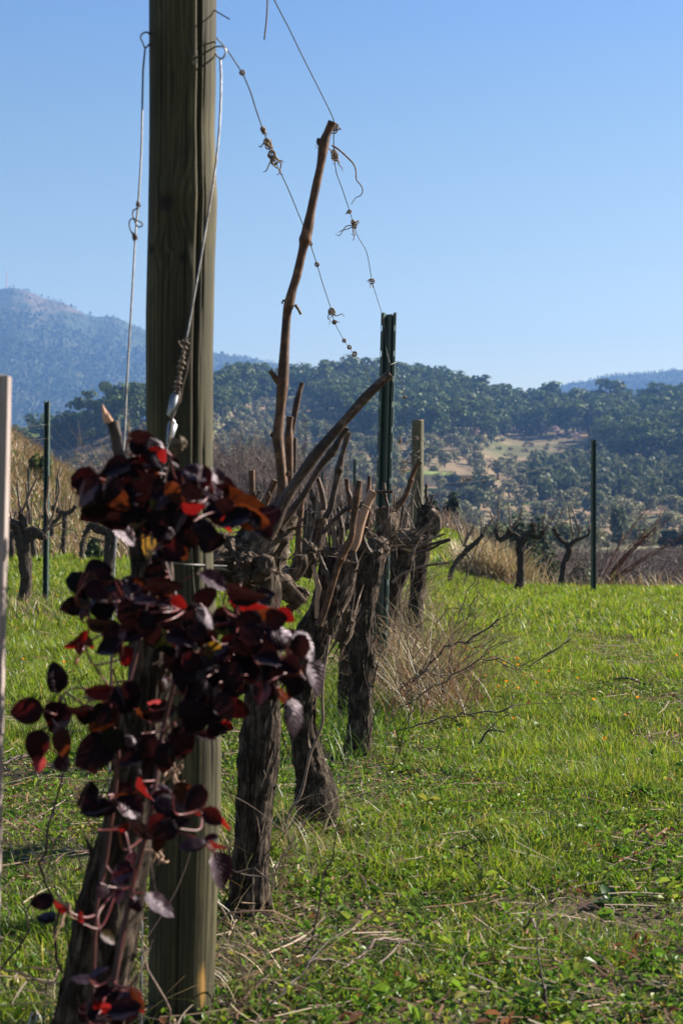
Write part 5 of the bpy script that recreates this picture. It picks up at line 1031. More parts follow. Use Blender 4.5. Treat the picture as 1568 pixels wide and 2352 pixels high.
simple_vine('slimmer forked vine at the terrace edge, right of the two in the right row', 19.2, 1290, z7([(636, 1190, 60), (648, 1120, 52), (660, 1030, 44), (670, 950, 44), (690, 905, 50), (708, 860, 46), (706, 820, 44)]),
    [z7([(700, 825, 36), (680, 795, 34), (640, 768, 34), (615, 730, 30), (595, 698, 28)]), z7([(712, 830, 34), (735, 790, 30), (770, 770, 26), (810, 755, 22), (850, 735, 18), (860, 700, 14)]), z7([(640, 770, 22), (630, 740, 24)])],
    [z7(c) for c in ([(592, 695, 13), (625, 620, 11), (668, 520, 9)], [(740, 770, 16), (728, 690, 14), (708, 590, 12), (700, 520, 11)], [(775, 770, 14), (775, 680, 13), (745, 590, 12), (718, 495, 11)], [(780, 745, 11), (790, 690, 10), (788, 655, 9)], [(740, 740, 11), (760, 690, 10), (765, 650, 9)], [(858, 700, 10), (860, 660, 10), (848, 605, 8)], [(600, 720, 12), (585, 765, 12), (560, 800, 11), (520, 775, 8)], [(625, 690, 9), (650, 660, 9), (680, 630, 8)], [(705, 575, 7), (740, 605, 7), (770, 630, 7)])], 521)
b = PG(1045, 16.5); v = empty('vine', b, 'thin curved dark vine stem arching right at the terrace edge', 'vine'); q = 16.5
limb([(1046, 1362, 10), (1040, 1345, 11), (1033, 1330, 11), (1036, 1312, 11), (1046, 1292, 11), (1062, 1274, 12), (1078, 1258, 12), (1092, 1246, 10), (1109, 1228, 9)], q, 541, 14, .02, .1, .15, 14, L=(.02, .06)).build('trunk', M['far_bark'], v, b)
for k, c_ in enumerate(([(1076, 1260, 9), (1068, 1250, 8), (1072, 1235, 8), (1084, 1218, 6), (1088, 1205, 5)], [(1064, 1256, 4), (1050, 1215, 4), (1036, 1176, 3)], [(1074, 1240, 5), (1072, 1215, 4), (1064, 1188, 3)], [(1108, 1230, 6), (1113, 1218, 5), (1116, 1204, 5)], [(1100, 1238, 4), (1105, 1215, 4), (1102, 1185, 3)], [(1104, 1234, 4), (1112, 1224, 3), (1128, 1196, 3), (1138, 1184, 2)], [(1058, 1362, 4), (1072, 1318, 4), (1092, 1262, 4), (1106, 1230, 3)])): cane(v, b, c_, q, 560 + k, 'far_cane', nodes=.2, seg=6, buds=False)

# ---- the left row
def z7l(l, k=.2563, ox=0, oy=976): return [(ox + k * p[0], oy + k * p[1], k * p[2]) for p in l]
simple_vine('big dark forked vine beside the left metal post with several upright canes', 12.5, 55, z7l([(205, 1870, 150), (212, 1790, 125), (218, 1600, 105), (232, 1400, 100), (225, 1200, 105), (200, 1060, 110), (178, 980, 100)]),
    [z7l([(180, 1010, 80), (165, 930, 80), (120, 890, 85), (60, 915, 70), (0, 945, 60)]), z7l([(225, 1080, 70), (255, 990, 80), (300, 950, 85), (350, 985, 75), (395, 1005, 60)]), z7l([(230, 960, 50), (215, 880, 55), (195, 810, 45)])],
    [z7l(c) for c in ([(192, 790, 26), (175, 690, 22), (165, 600, 22), (158, 510, 22)], [(200, 780, 26), (240, 690, 22), (280, 590, 22), (338, 468, 20)], [(270, 890, 24), (262, 760, 20), (245, 630, 18), (236, 512, 18)], [(105, 840, 24), (85, 720, 20), (82, 600, 20), (70, 520, 16)], [(420, 960, 28), (432, 850, 24), (415, 720, 20), (430, 610, 20), (442, 455, 18)], [(440, 890, 26), (478, 810, 24), (505, 700, 22), (535, 580, 22), (522, 460, 18), (540, 390, 16)], [(405, 985, 26), (440, 930, 24), (520, 890, 18), (600, 855, 16)], [(290, 880, 16), (285, 760, 14), (295, 680, 12)], [(545, 935, 14), (600, 937, 13), (662, 936, 12)])], 601)
simple_vine('dark upright vine trunk partly hidden by the red leaves, left row', 14.2, 246, z7l([(958, 1790, 115), (962, 1600, 100), (965, 1370, 95), (985, 1150, 95), (990, 1010, 100), (975, 930, 100)]),
    [z7l([(980, 960, 80), (920, 940, 90), (860, 930, 70), (835, 900, 50)]), z7l([(1000, 960, 70), (1050, 955, 70), (1080, 980, 60)])],
    [z7l(c) for c in ([(1075, 1075, 24), (1000, 1050, 22), (920, 1045, 24), (860, 1020, 18), (800, 1000, 14)], [(1090, 1040, 18), (1130, 1080, 16), (1170, 1150, 14), (1190, 1190, 12)], [(900, 880, 20), (880, 760, 18), (860, 640, 16)], [(1000, 900, 20), (1015, 780, 18)], [(940, 900, 20), (945, 800, 18), (960, 720, 16)])], 621)
simple_vine('thin bent dark vine stem curving over the small dark bush, left row', 20.5, 187, z7l([(728, 1230, 34), (732, 1190, 32), (740, 1080, 38), (770, 980, 40), (805, 910, 44), (850, 865, 40)]), [z7l([(820, 900, 34), (870, 870, 30)])], [z7l(c) for c in ([(850, 860, 14), (840, 760, 12), (800, 690, 10)], [(870, 860, 14), (890, 780, 12)])], 641)
for q, (pts, d, lab) in enumerate((([(26, 1222, 14), (27, 1260, 12), (33, 1308, 13)], 21, 'dark vine trunk behind the left arm of the big left vine'), ([(74, 1230, 12), (79, 1275, 12), (87, 1312, 14)], 21, 'dark slanting vine trunk between the big left vine and the left metal post'),
    ([(147, 1176, 12), (150, 1200, 11), (146, 1250, 10), (146, 1296, 12)], 22, 'dark vine trunk with a raised right arm, first right of the left metal post'), ([(137, 1182, 8), (133, 1220, 8), (132, 1256, 8)], 28, 'thin dark vine stem close behind the one with a raised arm'),
    ([(170, 1180, 8), (166, 1215, 9), (164, 1248, 9)], 29, 'dark vine with a knobbly top, second right of the left metal post'), ([(97, 1210, 7), (96, 1250, 8)], 30, 'short dark vine trunk hidden behind the left metal post'), ([(190, 1195, 6), (188, 1222, 6)], 36, 'small far dark vine stem left of the bent one'), ([(209, 1200, 6), (206, 1236, 6)], 34, 'small far dark vine stem above the small dark bush'), ([(118, 1196, 10), (121, 1240, 10)], 24, 'dark vine trunk showing just right of the left metal post'), ([(178, 1192, 7), (180, 1228, 7)], 31, 'thin far vine stem left of the bent stem'), ([(228, 1196, 8), (225, 1240, 8)], 27, 'dark far vine stem right of the small dark bush'), ([(40, 1200, 9), (44, 1250, 10)], 25, 'dark far vine right of the big left vine trunk'), ([(12, 1205, 10), (14, 1262, 11)], 23, 'dark far vine beside the pale stake'), ([(160, 1196, 6), (161, 1226, 6)], 38, 'tiny far vine stem between the two knobbly ones'))):
    p = pts[-1]; lx, ly, lw = pts[0]; arms = [[(lx, ly + 4, lw * .9), (lx - lw * 1.2, ly - 4, lw * .8), (lx - lw * 2, ly - 10, lw * .6)], [(lx, ly + 4, lw * .9), (lx + lw * 1.3, ly - 1, lw * .8), (lx + lw * 2.2, ly - 12, lw * .6)]]
    cs = [[(lx + k_ * lw, ly - 6, lw * .3), (lx + k_ * lw * 1.3, ly - 2.2 * lw, lw * .25), (lx + k_ * lw * 1.5 + 2, ly - (3 + abs(k_)) * lw, lw * .2)] for k_ in (-2.1, -1.4, -.7, .4, 1.1, 1.9)]
    g_ = PG(p[0], d); gp = pix(*g_)[1]; simple_vine(lab, d, p[0], [(p[0], gp + 8, p[2] * 1.2), (p[0], gp, p[2])] + [(x, y, w_) for x, y, w_ in pts[::-1] if y < gp - 4], arms, cs, 660 + 7 * q)
# far vines seen through the gap of the row
pr = None
for q, (px, d) in enumerate(((700, 24), (722, 30), (640, 27), (752, 34), (780, 28), (800, 40), (826, 36), (610, 36), (662, 42), (870, 42), (898, 34))):
    b_ = PG(px, d)
    if pr is None:
        pr = simple_vine('small far vine trunk seen through the gaps of the near row', d, px, [(px - 1, pix(*b_)[1] + 6, 17), (px, pix(*b_)[1], 14), (px + 2, pix(*b_)[1] - 55, 12), (px, pix(*b_)[1] - 105, 15)], [[(px, pix(*b_)[1] - 95, 12), (px - 14, pix(*b_)[1] - 104, 10), (px - 24, pix(*b_)[1] - 112, 8)], [(px, pix(*b_)[1] - 95, 12), (px + 12, pix(*b_)[1] - 106, 10), (px + 26, pix(*b_)[1] - 110, 8)]],
            [[(px + k_, pix(*b_)[1] - 108, 4), (px + k_ * 1.2, pix(*b_)[1] - 135, 3), (px + k_ * 1.5, pix(*b_)[1] - 160 - 3 * (k_ % 7), 3)] for k_ in (-22, -8, 4, 24)], 800, 'far vines seen through the gaps of the near row')
    else:
        c = copy_tree(pr); c.location = b_; c.rotation_euler = (0, 0, GR.random() * 6.28); c.scale = (1, 1, GR.uniform(.85, 1.1))

# ---- front vine under the red leaved plant
d = 1.93; b = P(205, 2352, d); b[2] = float(G(b[0], d)); v = empty('vine', b, 'leaning front vine trunk wrapped by the red leaved plant, with a splintered stub', 'vine')
mb = limb([(160, 2560, 190), (180, 2450, 168), (203, 2340, 148), (226, 2220, 136), (246, 2110, 128), (266, 2020, 120), (284, 1940, 112), (300, 1860, 104), (313, 1780, 98), (326, 1690, 94), (336, 1600, 90), (344, 1510, 88), (348, 1420, 86), (350, 1340, 88), (348, 1290, 80)], d, 101, 56, .005, .11, .18, 130, L=(.03, .13), out=.012); mb.build('trunk', M['old_bark'], v, b)
mb = MB(); knob(mb, 352, 1300, 66, d, 102, 5, nstrip=14); limb([(345, 1320, 74), (328, 1240, 62), (312, 1170, 46), (300, 1120, 38), (292, 1090, 34)], d, 103, 30, .005, .14, .25, 40, mb); knob(mb, 400, 1530, 46, d - .02, 104, 4, nstrip=18); mb.build('head', M['old_bark'], v, b)
cane(v, b, [(300, 1120, 34), (290, 1090, 31), (281, 1068, 30), (271, 1030, 26), (266, 1000, 26), (260, 968, 28)], d, 105, 'grey_cane', nodes=.4, seg=16, buds=False)
mb = MB(); tube(mb, D3([(250, 970, 22), (243, 955, 15), (239, 942, 9), (236, 929, 2)], d), 8, .004); tube(mb, D3([(256, 970, 14), (249, 955, 8), (246, 944, 2)], d - .005), 6, .004); mb.build('splinter', M['fresh_split_wood'], v, b)
r = np.random.default_rng(8)
for px, py in ((395, 1770), (402, 1780), (384, 1768), (355, 1950), (362, 1965), (150, 2078), (182, 1846), (392, 1500), (410, 1545)):
    mb = MB()
    for q in range(5):
        p = P(px + r.normal() * 6, py + r.normal() * 6, d - .06); e = p + r.normal(size=3) * [.012, .01, .014]; tube(mb, [[*p, .0016], [*((p + e) / 2 + r.normal(size=3) * .003), .0013], [*e, .0007]], 5, .004)
    mb.build('bark_shred', M['tan_cane'], v, b)
# ================================================================ the red leaved plant climbing the front vine
LEAVES = """328 1017 82 30 180 d;348 1045 62 40 200 r;374 1047 38 24 285 r;404 1063 26 16 320 d;229 1119 74 40 245 o;256 1124 66 46 250 d;289 1116 54 40 200 d;328 1086 84 50 20 d;353 1090 34 30 300 o;333 1121 48 20 310 y;328 1157 54 50 240 g;374 1157 84 74 265 g;407 1108 62 54 280 d;448 1090 64 42 330 p;498 1094 48 32 315 p;490 1124 66 46 320 p;536 1136 54 44 0 o;476 1153 54 28 330 p;579 1184 94 60 330 o;503 1187 58 46 300 o;443 1163 58 30 0 r;213 1176 72 50 215 d;259 1194 88 46 190 d;286 1142 54 50 220 d;318 1200 48 30 20 y;341 1250 74 38 265 y;368 1203 64 52 270 d;417 1190 74 66 280 d;473 1220 70 50 320 d;414 1262 62 40 300 o;387 1246 64 50 260 d;526 1200 54 18 280 r;240 1150 60 48 225 o;300 1180 60 45 210 d;345 1190 62 50 260 d;395 1225 60 50 290 d;270 1100 50 34 150 d;310 1110 46 34 100 d;440 1130 60 44 330 d;430 1235 62 50 310 d;355 1115 56 48 80 g;415 1150 66 58 300 d;
169 1391 70 54 200 d;190 1412 32 20 250 d;220 1392 50 22 170 d;259 1361 70 46 250 p;223 1356 42 12 190 o;241 1333 46 12 180 d;323 1351 54 42 290 o;290 1408 64 50 250 d;264 1466 68 60 250 d;290 1508 52 36 270 r;305 1364 58 40 300 p;333 1382 58 22 0 p;377 1384 48 28 350 p;185 1482 46 36 265 r;165 1478 42 20 215 r;202 1475 44 26 300 r;190 1461 34 22 60 r;131 1557 78 50 95 d;61 1633 86 68 185 m;133 1650 82 76 240 m;87 1712 76 62 255 m;90 1755 44 34 265 k;143 1706 74 52 280 o;147 1753 48 38 300 p;177 1628 60 26 185 r;236 1652 84 52 220 o;213 1728 104 92 215 d;225 1584 64 42 190 r;254 1581 18 14 90 k;241 1602 38 16 0 r;256 1620 44 30 330 d;287 1610 44 16 300 p;313 1587 34 12 20 p;354 1612 34 16 10 k;331 1640 44 28 330 o;302 1715 58 30 310 d;359 1722 68 26 350 d;
489 1336 76 38 330 p;378 1348 90 46 355 d;413 1383 44 30 320 r;474 1371 66 50 40 d;568 1362 94 50 340 d;585 1380 74 30 325 r;550 1389 64 36 310 r;386 1426 98 38 5 d;392 1450 98 20 0 p;521 1432 72 58 0 g;574 1436 72 68 280 d;624 1412 68 40 340 o;656 1414 50 38 325 r;650 1461 92 50 330 p;492 1497 50 46 310 y;539 1509 70 60 300 d;612 1509 74 60 290 d;673 1520 78 26 300 o;726 1560 92 40 290 p;574 1541 64 54 280 d;445 1556 116 92 270 d;524 1567 64 54 300 d;515 1622 72 52 285 d;439 1652 100 86 255 d;604 1594 56 44 250 p;626 1592 46 38 290 d;653 1600 50 26 300 o;676 1649 96 46 280 p;492 1635 34 16 310 p;500 1676 54 34 0 d;524 1668 34 28 330 r;474 1693 46 22 350 p;360 1708 68 28 350 d;413 1725 52 44 260 d;375 1573 38 22 270 o;450 1460 66 50 300 d;480 1430 60 48 20 d;500 1530 60 48 280 d;560 1480 66 56 300 d;420 1500 66 40 330 d;470 1600 72 56 270 d;545 1570 56 40 300 d;350 1460 60 44 250 d;330 1430 56 44 240 d;
394 1846 88 50 5 d;374 1817 54 26 330 p;298 1853 72 58 330 p;235 1854 76 40 190 d;295 1828 70 22 10 o;334 1813 66 24 305 r;463 1863 68 24 340 r;489 1876 60 44 315 m;509 1880 68 20 305 r;440 1939 70 28 180 p;486 1926 38 16 20 p;509 1941 60 16 345 r;506 2001 94 50 285 p;364 1908 42 38 90 g;364 1937 42 34 260 o;285 1900 30 22 40 r;281 2008 62 48 200 p;239 2051 48 26 290 p;275 2060 36 28 250 p;301 1972 38 30 70 p;367 2080 88 30 322 p;315 2078 42 24 300 p;97 2071 58 44 190 d;107 2106 52 24 185 d;140 2080 44 26 160 r;186 2107 30 18 100 r;249 2154 46 20 320 y;186 2249 52 16 172 p;226 2231 52 18 30 p;235 2282 50 32 200 m;262 2279 40 30 60 p;233 2311 50 42 250 r;250 2322 46 36 300 r;301 2314 78 56 255 d;320 2302 62 28 285 r;285 2296 44 34 60 p;215 2330 44 36 230 d;270 2340 46 38 280 m"""
STEMS = [  # column, row, width, distance
    [(252, 2440, 13, 1.72), (258, 2300, 13, 1.72), (262, 2262, 14, 1.72), (281, 2150, 14, 1.73), (308, 2019, 13, 1.74), (335, 1920, 13, 1.74), (347, 1870, 12, 1.75), (360, 1780, 12, 1.76), (372, 1690, 11, 1.77), (392, 1600, 11, 1.77), (412, 1520, 10, 1.77), (420, 1440, 10, 1.77), (400, 1360, 10, 1.78), (378, 1290, 9, 1.78), (366, 1220, 9, 1.78), (372, 1150, 8, 1.79), (380, 1090, 7, 1.80), (392, 1045, 5, 1.80)],
    [(205, 2440, 11, 1.76), (214, 2249, 11, 1.76), (222, 2085, 10, 1.76), (242, 1986, 10, 1.77), (255, 1887, 10, 1.77), (268, 1788, 10, 1.77), (272, 1700, 10, 1.77), (278, 1625, 10, 1.77), (302, 1548, 9, 1.78), (328, 1440, 9, 1.79), (342, 1340, 8, 1.80), (340, 1250, 7, 1.80), (318, 1170, 6, 1.81), (300, 1110, 5, 1.81), (330, 1040, 4, 1.8)],
    [(412, 1520, 8, 1.77), (450, 1470, 7, 1.76), (490, 1440, 7, 1.75), (540, 1430, 6, 1.74), (600, 1440, 5, 1.73), (640, 1475, 5, 1.73), (672, 1520, 4, 1.72), (700, 1560, 4, 1.72)],
    [(412, 1400, 7, 1.77), (450, 1425, 6, 1.76), (490, 1470, 6, 1.75), (520, 1520, 6, 1.74), (560, 1545, 5, 1.74), (610, 1560, 5, 1.73), (640, 1590, 4, 1.73), (668, 1620, 3, 1.72)],
    [(372, 1200, 6, 1.78), (420, 1150, 5, 1.76), (470, 1130, 5, 1.75), (520, 1150, 4, 1.74), (560, 1180, 4, 1.73)],
    [(330, 1190, 6, 1.80), (290, 1150, 5, 1.79), (250, 1130, 4, 1.78), (225, 1140, 4, 1.78)],
    [(285, 1600, 6, 1.77), (255, 1582, 6, 1.75), (225, 1540, 5, 1.74), (205, 1510, 5, 1.74), (196, 1480, 4, 1.74)], [(262, 1585, 5, 1.75), (220, 1585, 5, 1.74), (185, 1580, 5, 1.73), (150, 1590, 4, 1.72), (120, 1640, 4, 1.72), (110, 1690, 3, 1.72)],
    [(260, 1580, 5, 1.75), (256, 1540, 5, 1.75), (258, 1510, 4, 1.76)], [(272, 1700, 6, 1.77), (250, 1690, 5, 1.76), (200, 1670, 5, 1.75)],
    [(340, 1380, 6, 1.79), (290, 1370, 5, 1.78), (240, 1385, 5, 1.77), (200, 1400, 4, 1.76)],
    [(350, 1870, 7, 1.75), (380, 1895, 6, 1.73), (420, 1880, 5, 1.72), (462, 1862, 4, 1.71)], [(380, 1908, 5, 1.73), (420, 1915, 5, 1.72), (460, 1930, 4, 1.71), (490, 1950, 4, 1.71)],
    [(222, 2100, 7, 1.76), (200, 2108, 6, 1.75), (170, 2100, 5, 1.74), (135, 2075, 4, 1.73)], [(308, 2030, 5, 1.74), (290, 2040, 5, 1.73), (270, 2040, 4, 1.72)], [(262, 1900, 5, 1.77), (285, 1905, 5, 1.75), (300, 1960, 4, 1.74)],
    [(372, 1690, 6, 1.77), (420, 1640, 5, 1.75), (470, 1650, 5, 1.74), (515, 1660, 4, 1.73)]]
TYPE = dict(d=((.011, .006, .010), (.012, .003, .003)), o=((.022, .009, .007), (.075, .017, .004)), r=((.03, .006, .008), (.21, .008, .007)), y=((.05, .038, .009), (.22, .125, .01)), g=((.009, .013, .010), (.010, .012, .003)), p=((.028, .013, .020), (.03, .006, .007)), m=((.017, .0045, .007), (.035, .004, .004)), k=((.11, .02, .025), (.5, .07, .07)))
b = PG(255, 1.74); rp = empty('red_leaved_plant', b, 'dark red leaved climbing plant twining up the leaning front vine', 'plant'); RL = np.random.default_rng(19)
allp = []
for k, s in enumerate(STEMS):
    q = np.array([[*P(x, y, d), w_ / 2 / FPX * d] for x, y, w_, d in s]); sp_ = spline(q, .006); allp.append(sp_); mb = MB()
    ln = np.arange(len(sp_)) * .006; sp_[:, 3] *= 1 + .25 * np.maximum(0, np.sin(ln * 95 + k)) ** 6; tube(mb, sp_, 10 if k < 2 else 8); mb.build('stem' if k < 2 else 'side_stem', M['red_stem'] if k < 2 else M['red_petiole'], rp, b)
allp = np.concatenate(allp)
def leaf_mesh(mb, c, L, W, e1, n, typ, r):
    """rounded leaf with folded midrib, rolled edges and a drooping tip; c centre, e1 towards the tip, n upper side"""
    e2 = np.cross(n, e1); nt_, nw = 9, 7; t = np.linspace(0, 1, nt_)[:, None]; v = np.linspace(-1, 1, nw)[None]
    prof = np.sin(math.pi * np.clip(t, 0, 1) ** .78) ** .62 * (1 - .12 * t); prof[0] = .03; prof[-1] = .02
    wv_ = 1 + .05 * (vn(np.stack([t * 6 + 0 * v, v * 0 + np.sign(v) + 5 + 0 * t, 0 * t + 0 * v + r.random() * 99], -1), 2) - .5)
    fold = r.uniform(.05, .45); curl = r.uniform(-.05, .38); edge = r.uniform(-.25, .35); twist = r.normal() * .25
    x = (t - .5) * L + 0 * v; y = v * prof * W / 2 * wv_; z = np.abs(v) * prof * W / 2 * fold - curl * L * (t - .35) ** 2 - edge * W / 2 * prof * np.abs(v) ** 3 + twist * y * (t - .5) * 1.5 + W * .03 * np.sin(t * 17 + v * 3)
    V = c + x[..., None] * e1 + y[..., None] * e2 + z[..., None] * n; a, b_ = TYPE[typ]; q = r.uniform(.75, 1.3); q2 = r.uniform(.7, 1.35)
    luv = np.stack([v + 0 * t, t + 0 * v, 0 * t + 0 * v], -1).reshape(-1, 3)
    mb.add(V.reshape(-1, 3), gridF(nt_, nw), 0, col=np.array(a) * q, trn=np.array(b_) * q2, luv=luv, tub=np.zeros(3)); return c - e1 * L * .5
mb = MB(); pb = MB(); items = [i_.split() for i_ in LEAVES.replace('\n', '').split(';') if i_.strip()]
core = [i_ for i_ in items if i_[5] in 'dgo' and 40 < float(i_[2]) and float(i_[0]) > 190]
for q in range(185):
    i_ = core[RL.integers(len(core))]; items.append([str(float(i_[0]) + RL.normal() * 24), str(float(i_[1]) + RL.normal() * 22), str(RL.uniform(48, 84)), str(RL.uniform(32, 62)), str(RL.uniform(180, 380)), 'd' if RL.random() < .8 else ('g', 'o', 'm')[RL.integers(3)]])
for p in items:
    x, y, L, W, a = map(float, p[:5]); typ = p[5]; r = RL
    # distance: just in front of the nearest stem
    i = np.argmin(((allp[:, 0] / allp[:, 1] * FPX + CX - x) ** 2 + (HOR - (allp[:, 2] - CH) / allp[:, 1] * FPX - y) ** 2)); d = allp[i, 1] + r.uniform(-.075, .03); c = P(x, y, d); k = d / FPX; Wn = max(W, .74 * L); ph = math.acos(min(1, W / Wn)) if W < Wn else r.uniform(0, .35)
    ar = R(a); e1 = unit([math.cos(ar), r.uniform(-.3, .3), math.sin(ar)]); n0 = unit(np.array([0, -1, 0]) - e1 * np.dot(e1, [0, -1, 0])); sd = np.cross(e1, n0)
    up = 1 if sd[2] > 0 else -1
    if typ == 'p': ph = max(ph, .75); n = n0 * math.cos(ph) + sd * up * math.sin(ph); Wn = min(W / max(.45, math.cos(ph)), 1.05 * L)
    elif typ in 'rok': sgn = -up; n = n0 * math.cos(ph) + sd * sgn * math.sin(ph)
    else: n = n0 * math.cos(ph) + sd * (up if r.random() < .55 else -up) * math.sin(ph)
    base = leaf_mesh(mb, c, L * k, Wn * k, e1, unit(n), typ, r)
    j = np.argmin(((allp[:, :3] - base) ** 2).sum(1)); g_ = allp[j, :3]; dist = np.linalg.norm(g_ - base)
    mid = (base + g_) / 2 + np.array([0, -.004, -.01]) * min(1, dist / .05) - e1 * dist * .2; tube(pb, [[*base, .0009], [*mid, .0011], [*g_, .0013]], 6, max(.004, dist / 10))
mb.build('foliage', M['red_leaf'], rp, b); tag(pb.build('leaf_stalks', M['red_petiole'], rp, b), kind='stuff')
mb = MB(); r = np.random.default_rng(2); c = P(410, 1022, 1.72)
for q in range(26):
    dd = unit(r.normal(size=3)); leaf_mesh(mb, c + dd * .006, .016, .011, unit(np.cross(dd, r.normal(size=3))), dd, 'o', r)
m, t = mat('withered'); v_ = nd(t, 'ShaderNodeTexCoord').outputs['Object']; princ(t, ramp(t, noise(t, v_, 220, 3), [(.3, (.04, .03, .02)), (.7, (.22, .17, .12))]), .9); M['withered'] = m
tube(mb, [[*c, .0012], [*P(398, 1050, 1.75), .0012], [*P(388, 1065, 1.79), .0012]], 6, .006, col=(.1, .05, .03), trn=(.1, .05, .03), luv=(0, 0, 0)); mb.build('withered_flower', M['withered'], rp, b)

# ================================================================ small things on the ground
# dead bramble and dry stalks round the slotted post
r = np.random.default_rng(23)
def stalk(pts, d, matn, nm, lab, cat, group=None, branches=0, seed=0, r0=None):
    q = D3(pts, d); b_ = q[0, :3].copy(); mb = MB(); s = spline(q, .03); s[:, :3] += .006 * (np.random.default_rng(seed).normal(size=(len(s), 3))); tube(mb, s, 6); rr_ = np.random.default_rng(seed)
    for k in range(branches):
        i = rr_.integers(len(s) // 4, len(s)); dr = unit(unit(s[min(i + 1, len(s) - 1), :3] - s[i - 1, :3]) + rr_.normal(size=3) * .5); L = rr_.uniform(.05, .22); e = s[i, :3] + dr * L
        tube(mb, [[*s[i, :3], s[i, 3] * .55], [*(s[i, :3] + dr * L * .5 + rr_.normal(size=3) * .01), s[i, 3] * .4], [*e, s[i, 3] * .2]], 5, .03)
    o = mb.build(nm, M[matn], None, b_); return tag(o, lab, cat, group)
for q, (pts, d, lab) in enumerate((([(880, 1640, 6), (960, 1555, 5), (1010, 1500, 5), (1080, 1465, 5), (1145, 1425, 4)], 6.4, 'long dark dead branch slanting up right beside the slotted metal post'), ([(900, 1640, 4), (1010, 1570, 4), (1120, 1510, 4), (1200, 1535, 3), (1310, 1465, 3)], 6.0, 'dead branch forking low over the grass toward the right'), ([(880, 1690, 4), (1000, 1650, 4), (1100, 1640, 4), (1190, 1618, 3)], 5.6, 'thin dark branch lying low across the grass right of the slotted post'),
    ([(905, 1590, 4), (975, 1545, 3), (1040, 1555, 3), (1105, 1562, 2)], 6.1, 'thin bent dead twig level in the dry grass by the post'), ([(1100, 1485, 3), (1150, 1525, 3), (1200, 1540, 2)], 7.0, 'short dead twig slanting down right above the orange flowers'), ([(905, 1620, 3), (915, 1500, 3), (930, 1400, 2), (955, 1290, 2)], 6.3, 'thin upright dry stalk right of the slotted post'), ([(1070, 1510, 3), (1092, 1400, 2), (1105, 1260, 2), (1165, 1200, 2)], 10, 'long thin dry stalk leaning right in front of the curved vine'))):
    stalk(pts, d, 'far_cane' if q % 2 else 'grey_twig', 'dead_branch', lab, 'branch', None, 14, 700 + q)
for q in range(15):
    x = 885 + r.uniform(0, 170); y = 1640 - r.uniform(0, 110); d = 7.3 * .75 * 0 + CH * FPX / (y - HOR) ; dx = r.uniform(-40, 190); hy = r.uniform(90, 260)
    stalk([(x, y, 3.2), (x + dx * .25, y - hy * .55, 2.8), (x + dx * .7, y - hy * .95, 2.2), (x + dx, y - hy * r.uniform(.7, 1), 1.4)], d, ('grey_twig', 'red_twig', 'far_cane')[q % 3], 'dry_stalk', 'thin dry branching stalk in the tangle of dry grass by the slotted post', 'stalk', 'dry stalks in the tangle by the slotted post', 7, 720 + q)
def tangle(name, cx, cy, sx, sy, n, h, seed, label, pal, wm=1.0, lean=(.5, 1.8)):
    r = np.random.default_rng(seed); u = cx + r.normal(size=n) * sx; v_ = cy + r.normal(size=n) * sy; v_ = np.maximum(v_, HOR + 60); d = CH * FPX / (v_ - HOR); x = (u - CX) / FPX * d; hh = h * r.uniform(.35, 1.2, n)
    mb = MB(); blades(mb, x, d, G(x, d) - .01, hh, wm * r.uniform(.0014, .0032, n), r.uniform(*lean, n), r.random(n) * 6.283, np.asarray(pal)[r.integers(len(pal), size=n)] * r.uniform(.6, 1.2, (n, 1)), None, 7, .75)
    o = mb.build(name, M['straw']); return tag(o, label, 'grass tuft', None, 'stuff')
STR = [(.38, .27, .15), (.44, .34, .2), (.28, .17, .085), (.14, .085, .045), (.2, .15, .07), (.16, .17, .05)]
tangle('dry_grass_tangle', 960, 1600, 60, 36, 850, .6, 31, 'tangle of arching dry straw beside the slotted metal post', STR); tangle('dry_grass_tangle', 920, 1455, 40, 25, 420, .7, 32, 'dry straw round the leaning trunks behind the slotted post', STR, 1.3)
tangle('dry_grass_tangle', 1010, 1640, 65, 24, 190, .42, 33, 'reddish dry stems spreading right of the slotted post', [(.2, .06, .03), (.2, .11, .05), (.34, .24, .13)]); tangle('dry_grass_tangle', 560, 2050, 90, 60, 170, .26, 34, 'dry straw at the foot of the thick vine', STR, .8)
tangle('dry_grass_tangle', 700, 1950, 90, 50, 180, .18, 35, 'dry straw between the near vine feet', STR, .8); tangle('dry_grass_tangle', 70, 1440, 60, 14, 200, .3, 36, 'dry straw at the foot of the left row', STR, 1.6); tangle('dry_grass_tangle', 560, 2270, 80, 40, 150, .16, 37, 'dry straw right of the end post foot', STR, .7)
tangle('tall_grass', 830, 1700, 60, 50, 420, .19, 38, 'tall green grass round the third vine', [(.06, .12, .02), (.1, .16, .03), (.04, .08, .015)], 1.3, (.3, 1.2)).data.materials[0] = M['grass_blade']
tangle('tall_grass', 610, 1790, 70, 90, 380, .15, 39, 'tall green grass round the thick vine', [(.06, .12, .02), (.1, .16, .03), (.04, .08, .015)], 1.0, (.3, 1.2)).data.materials[0] = M['grass_blade']
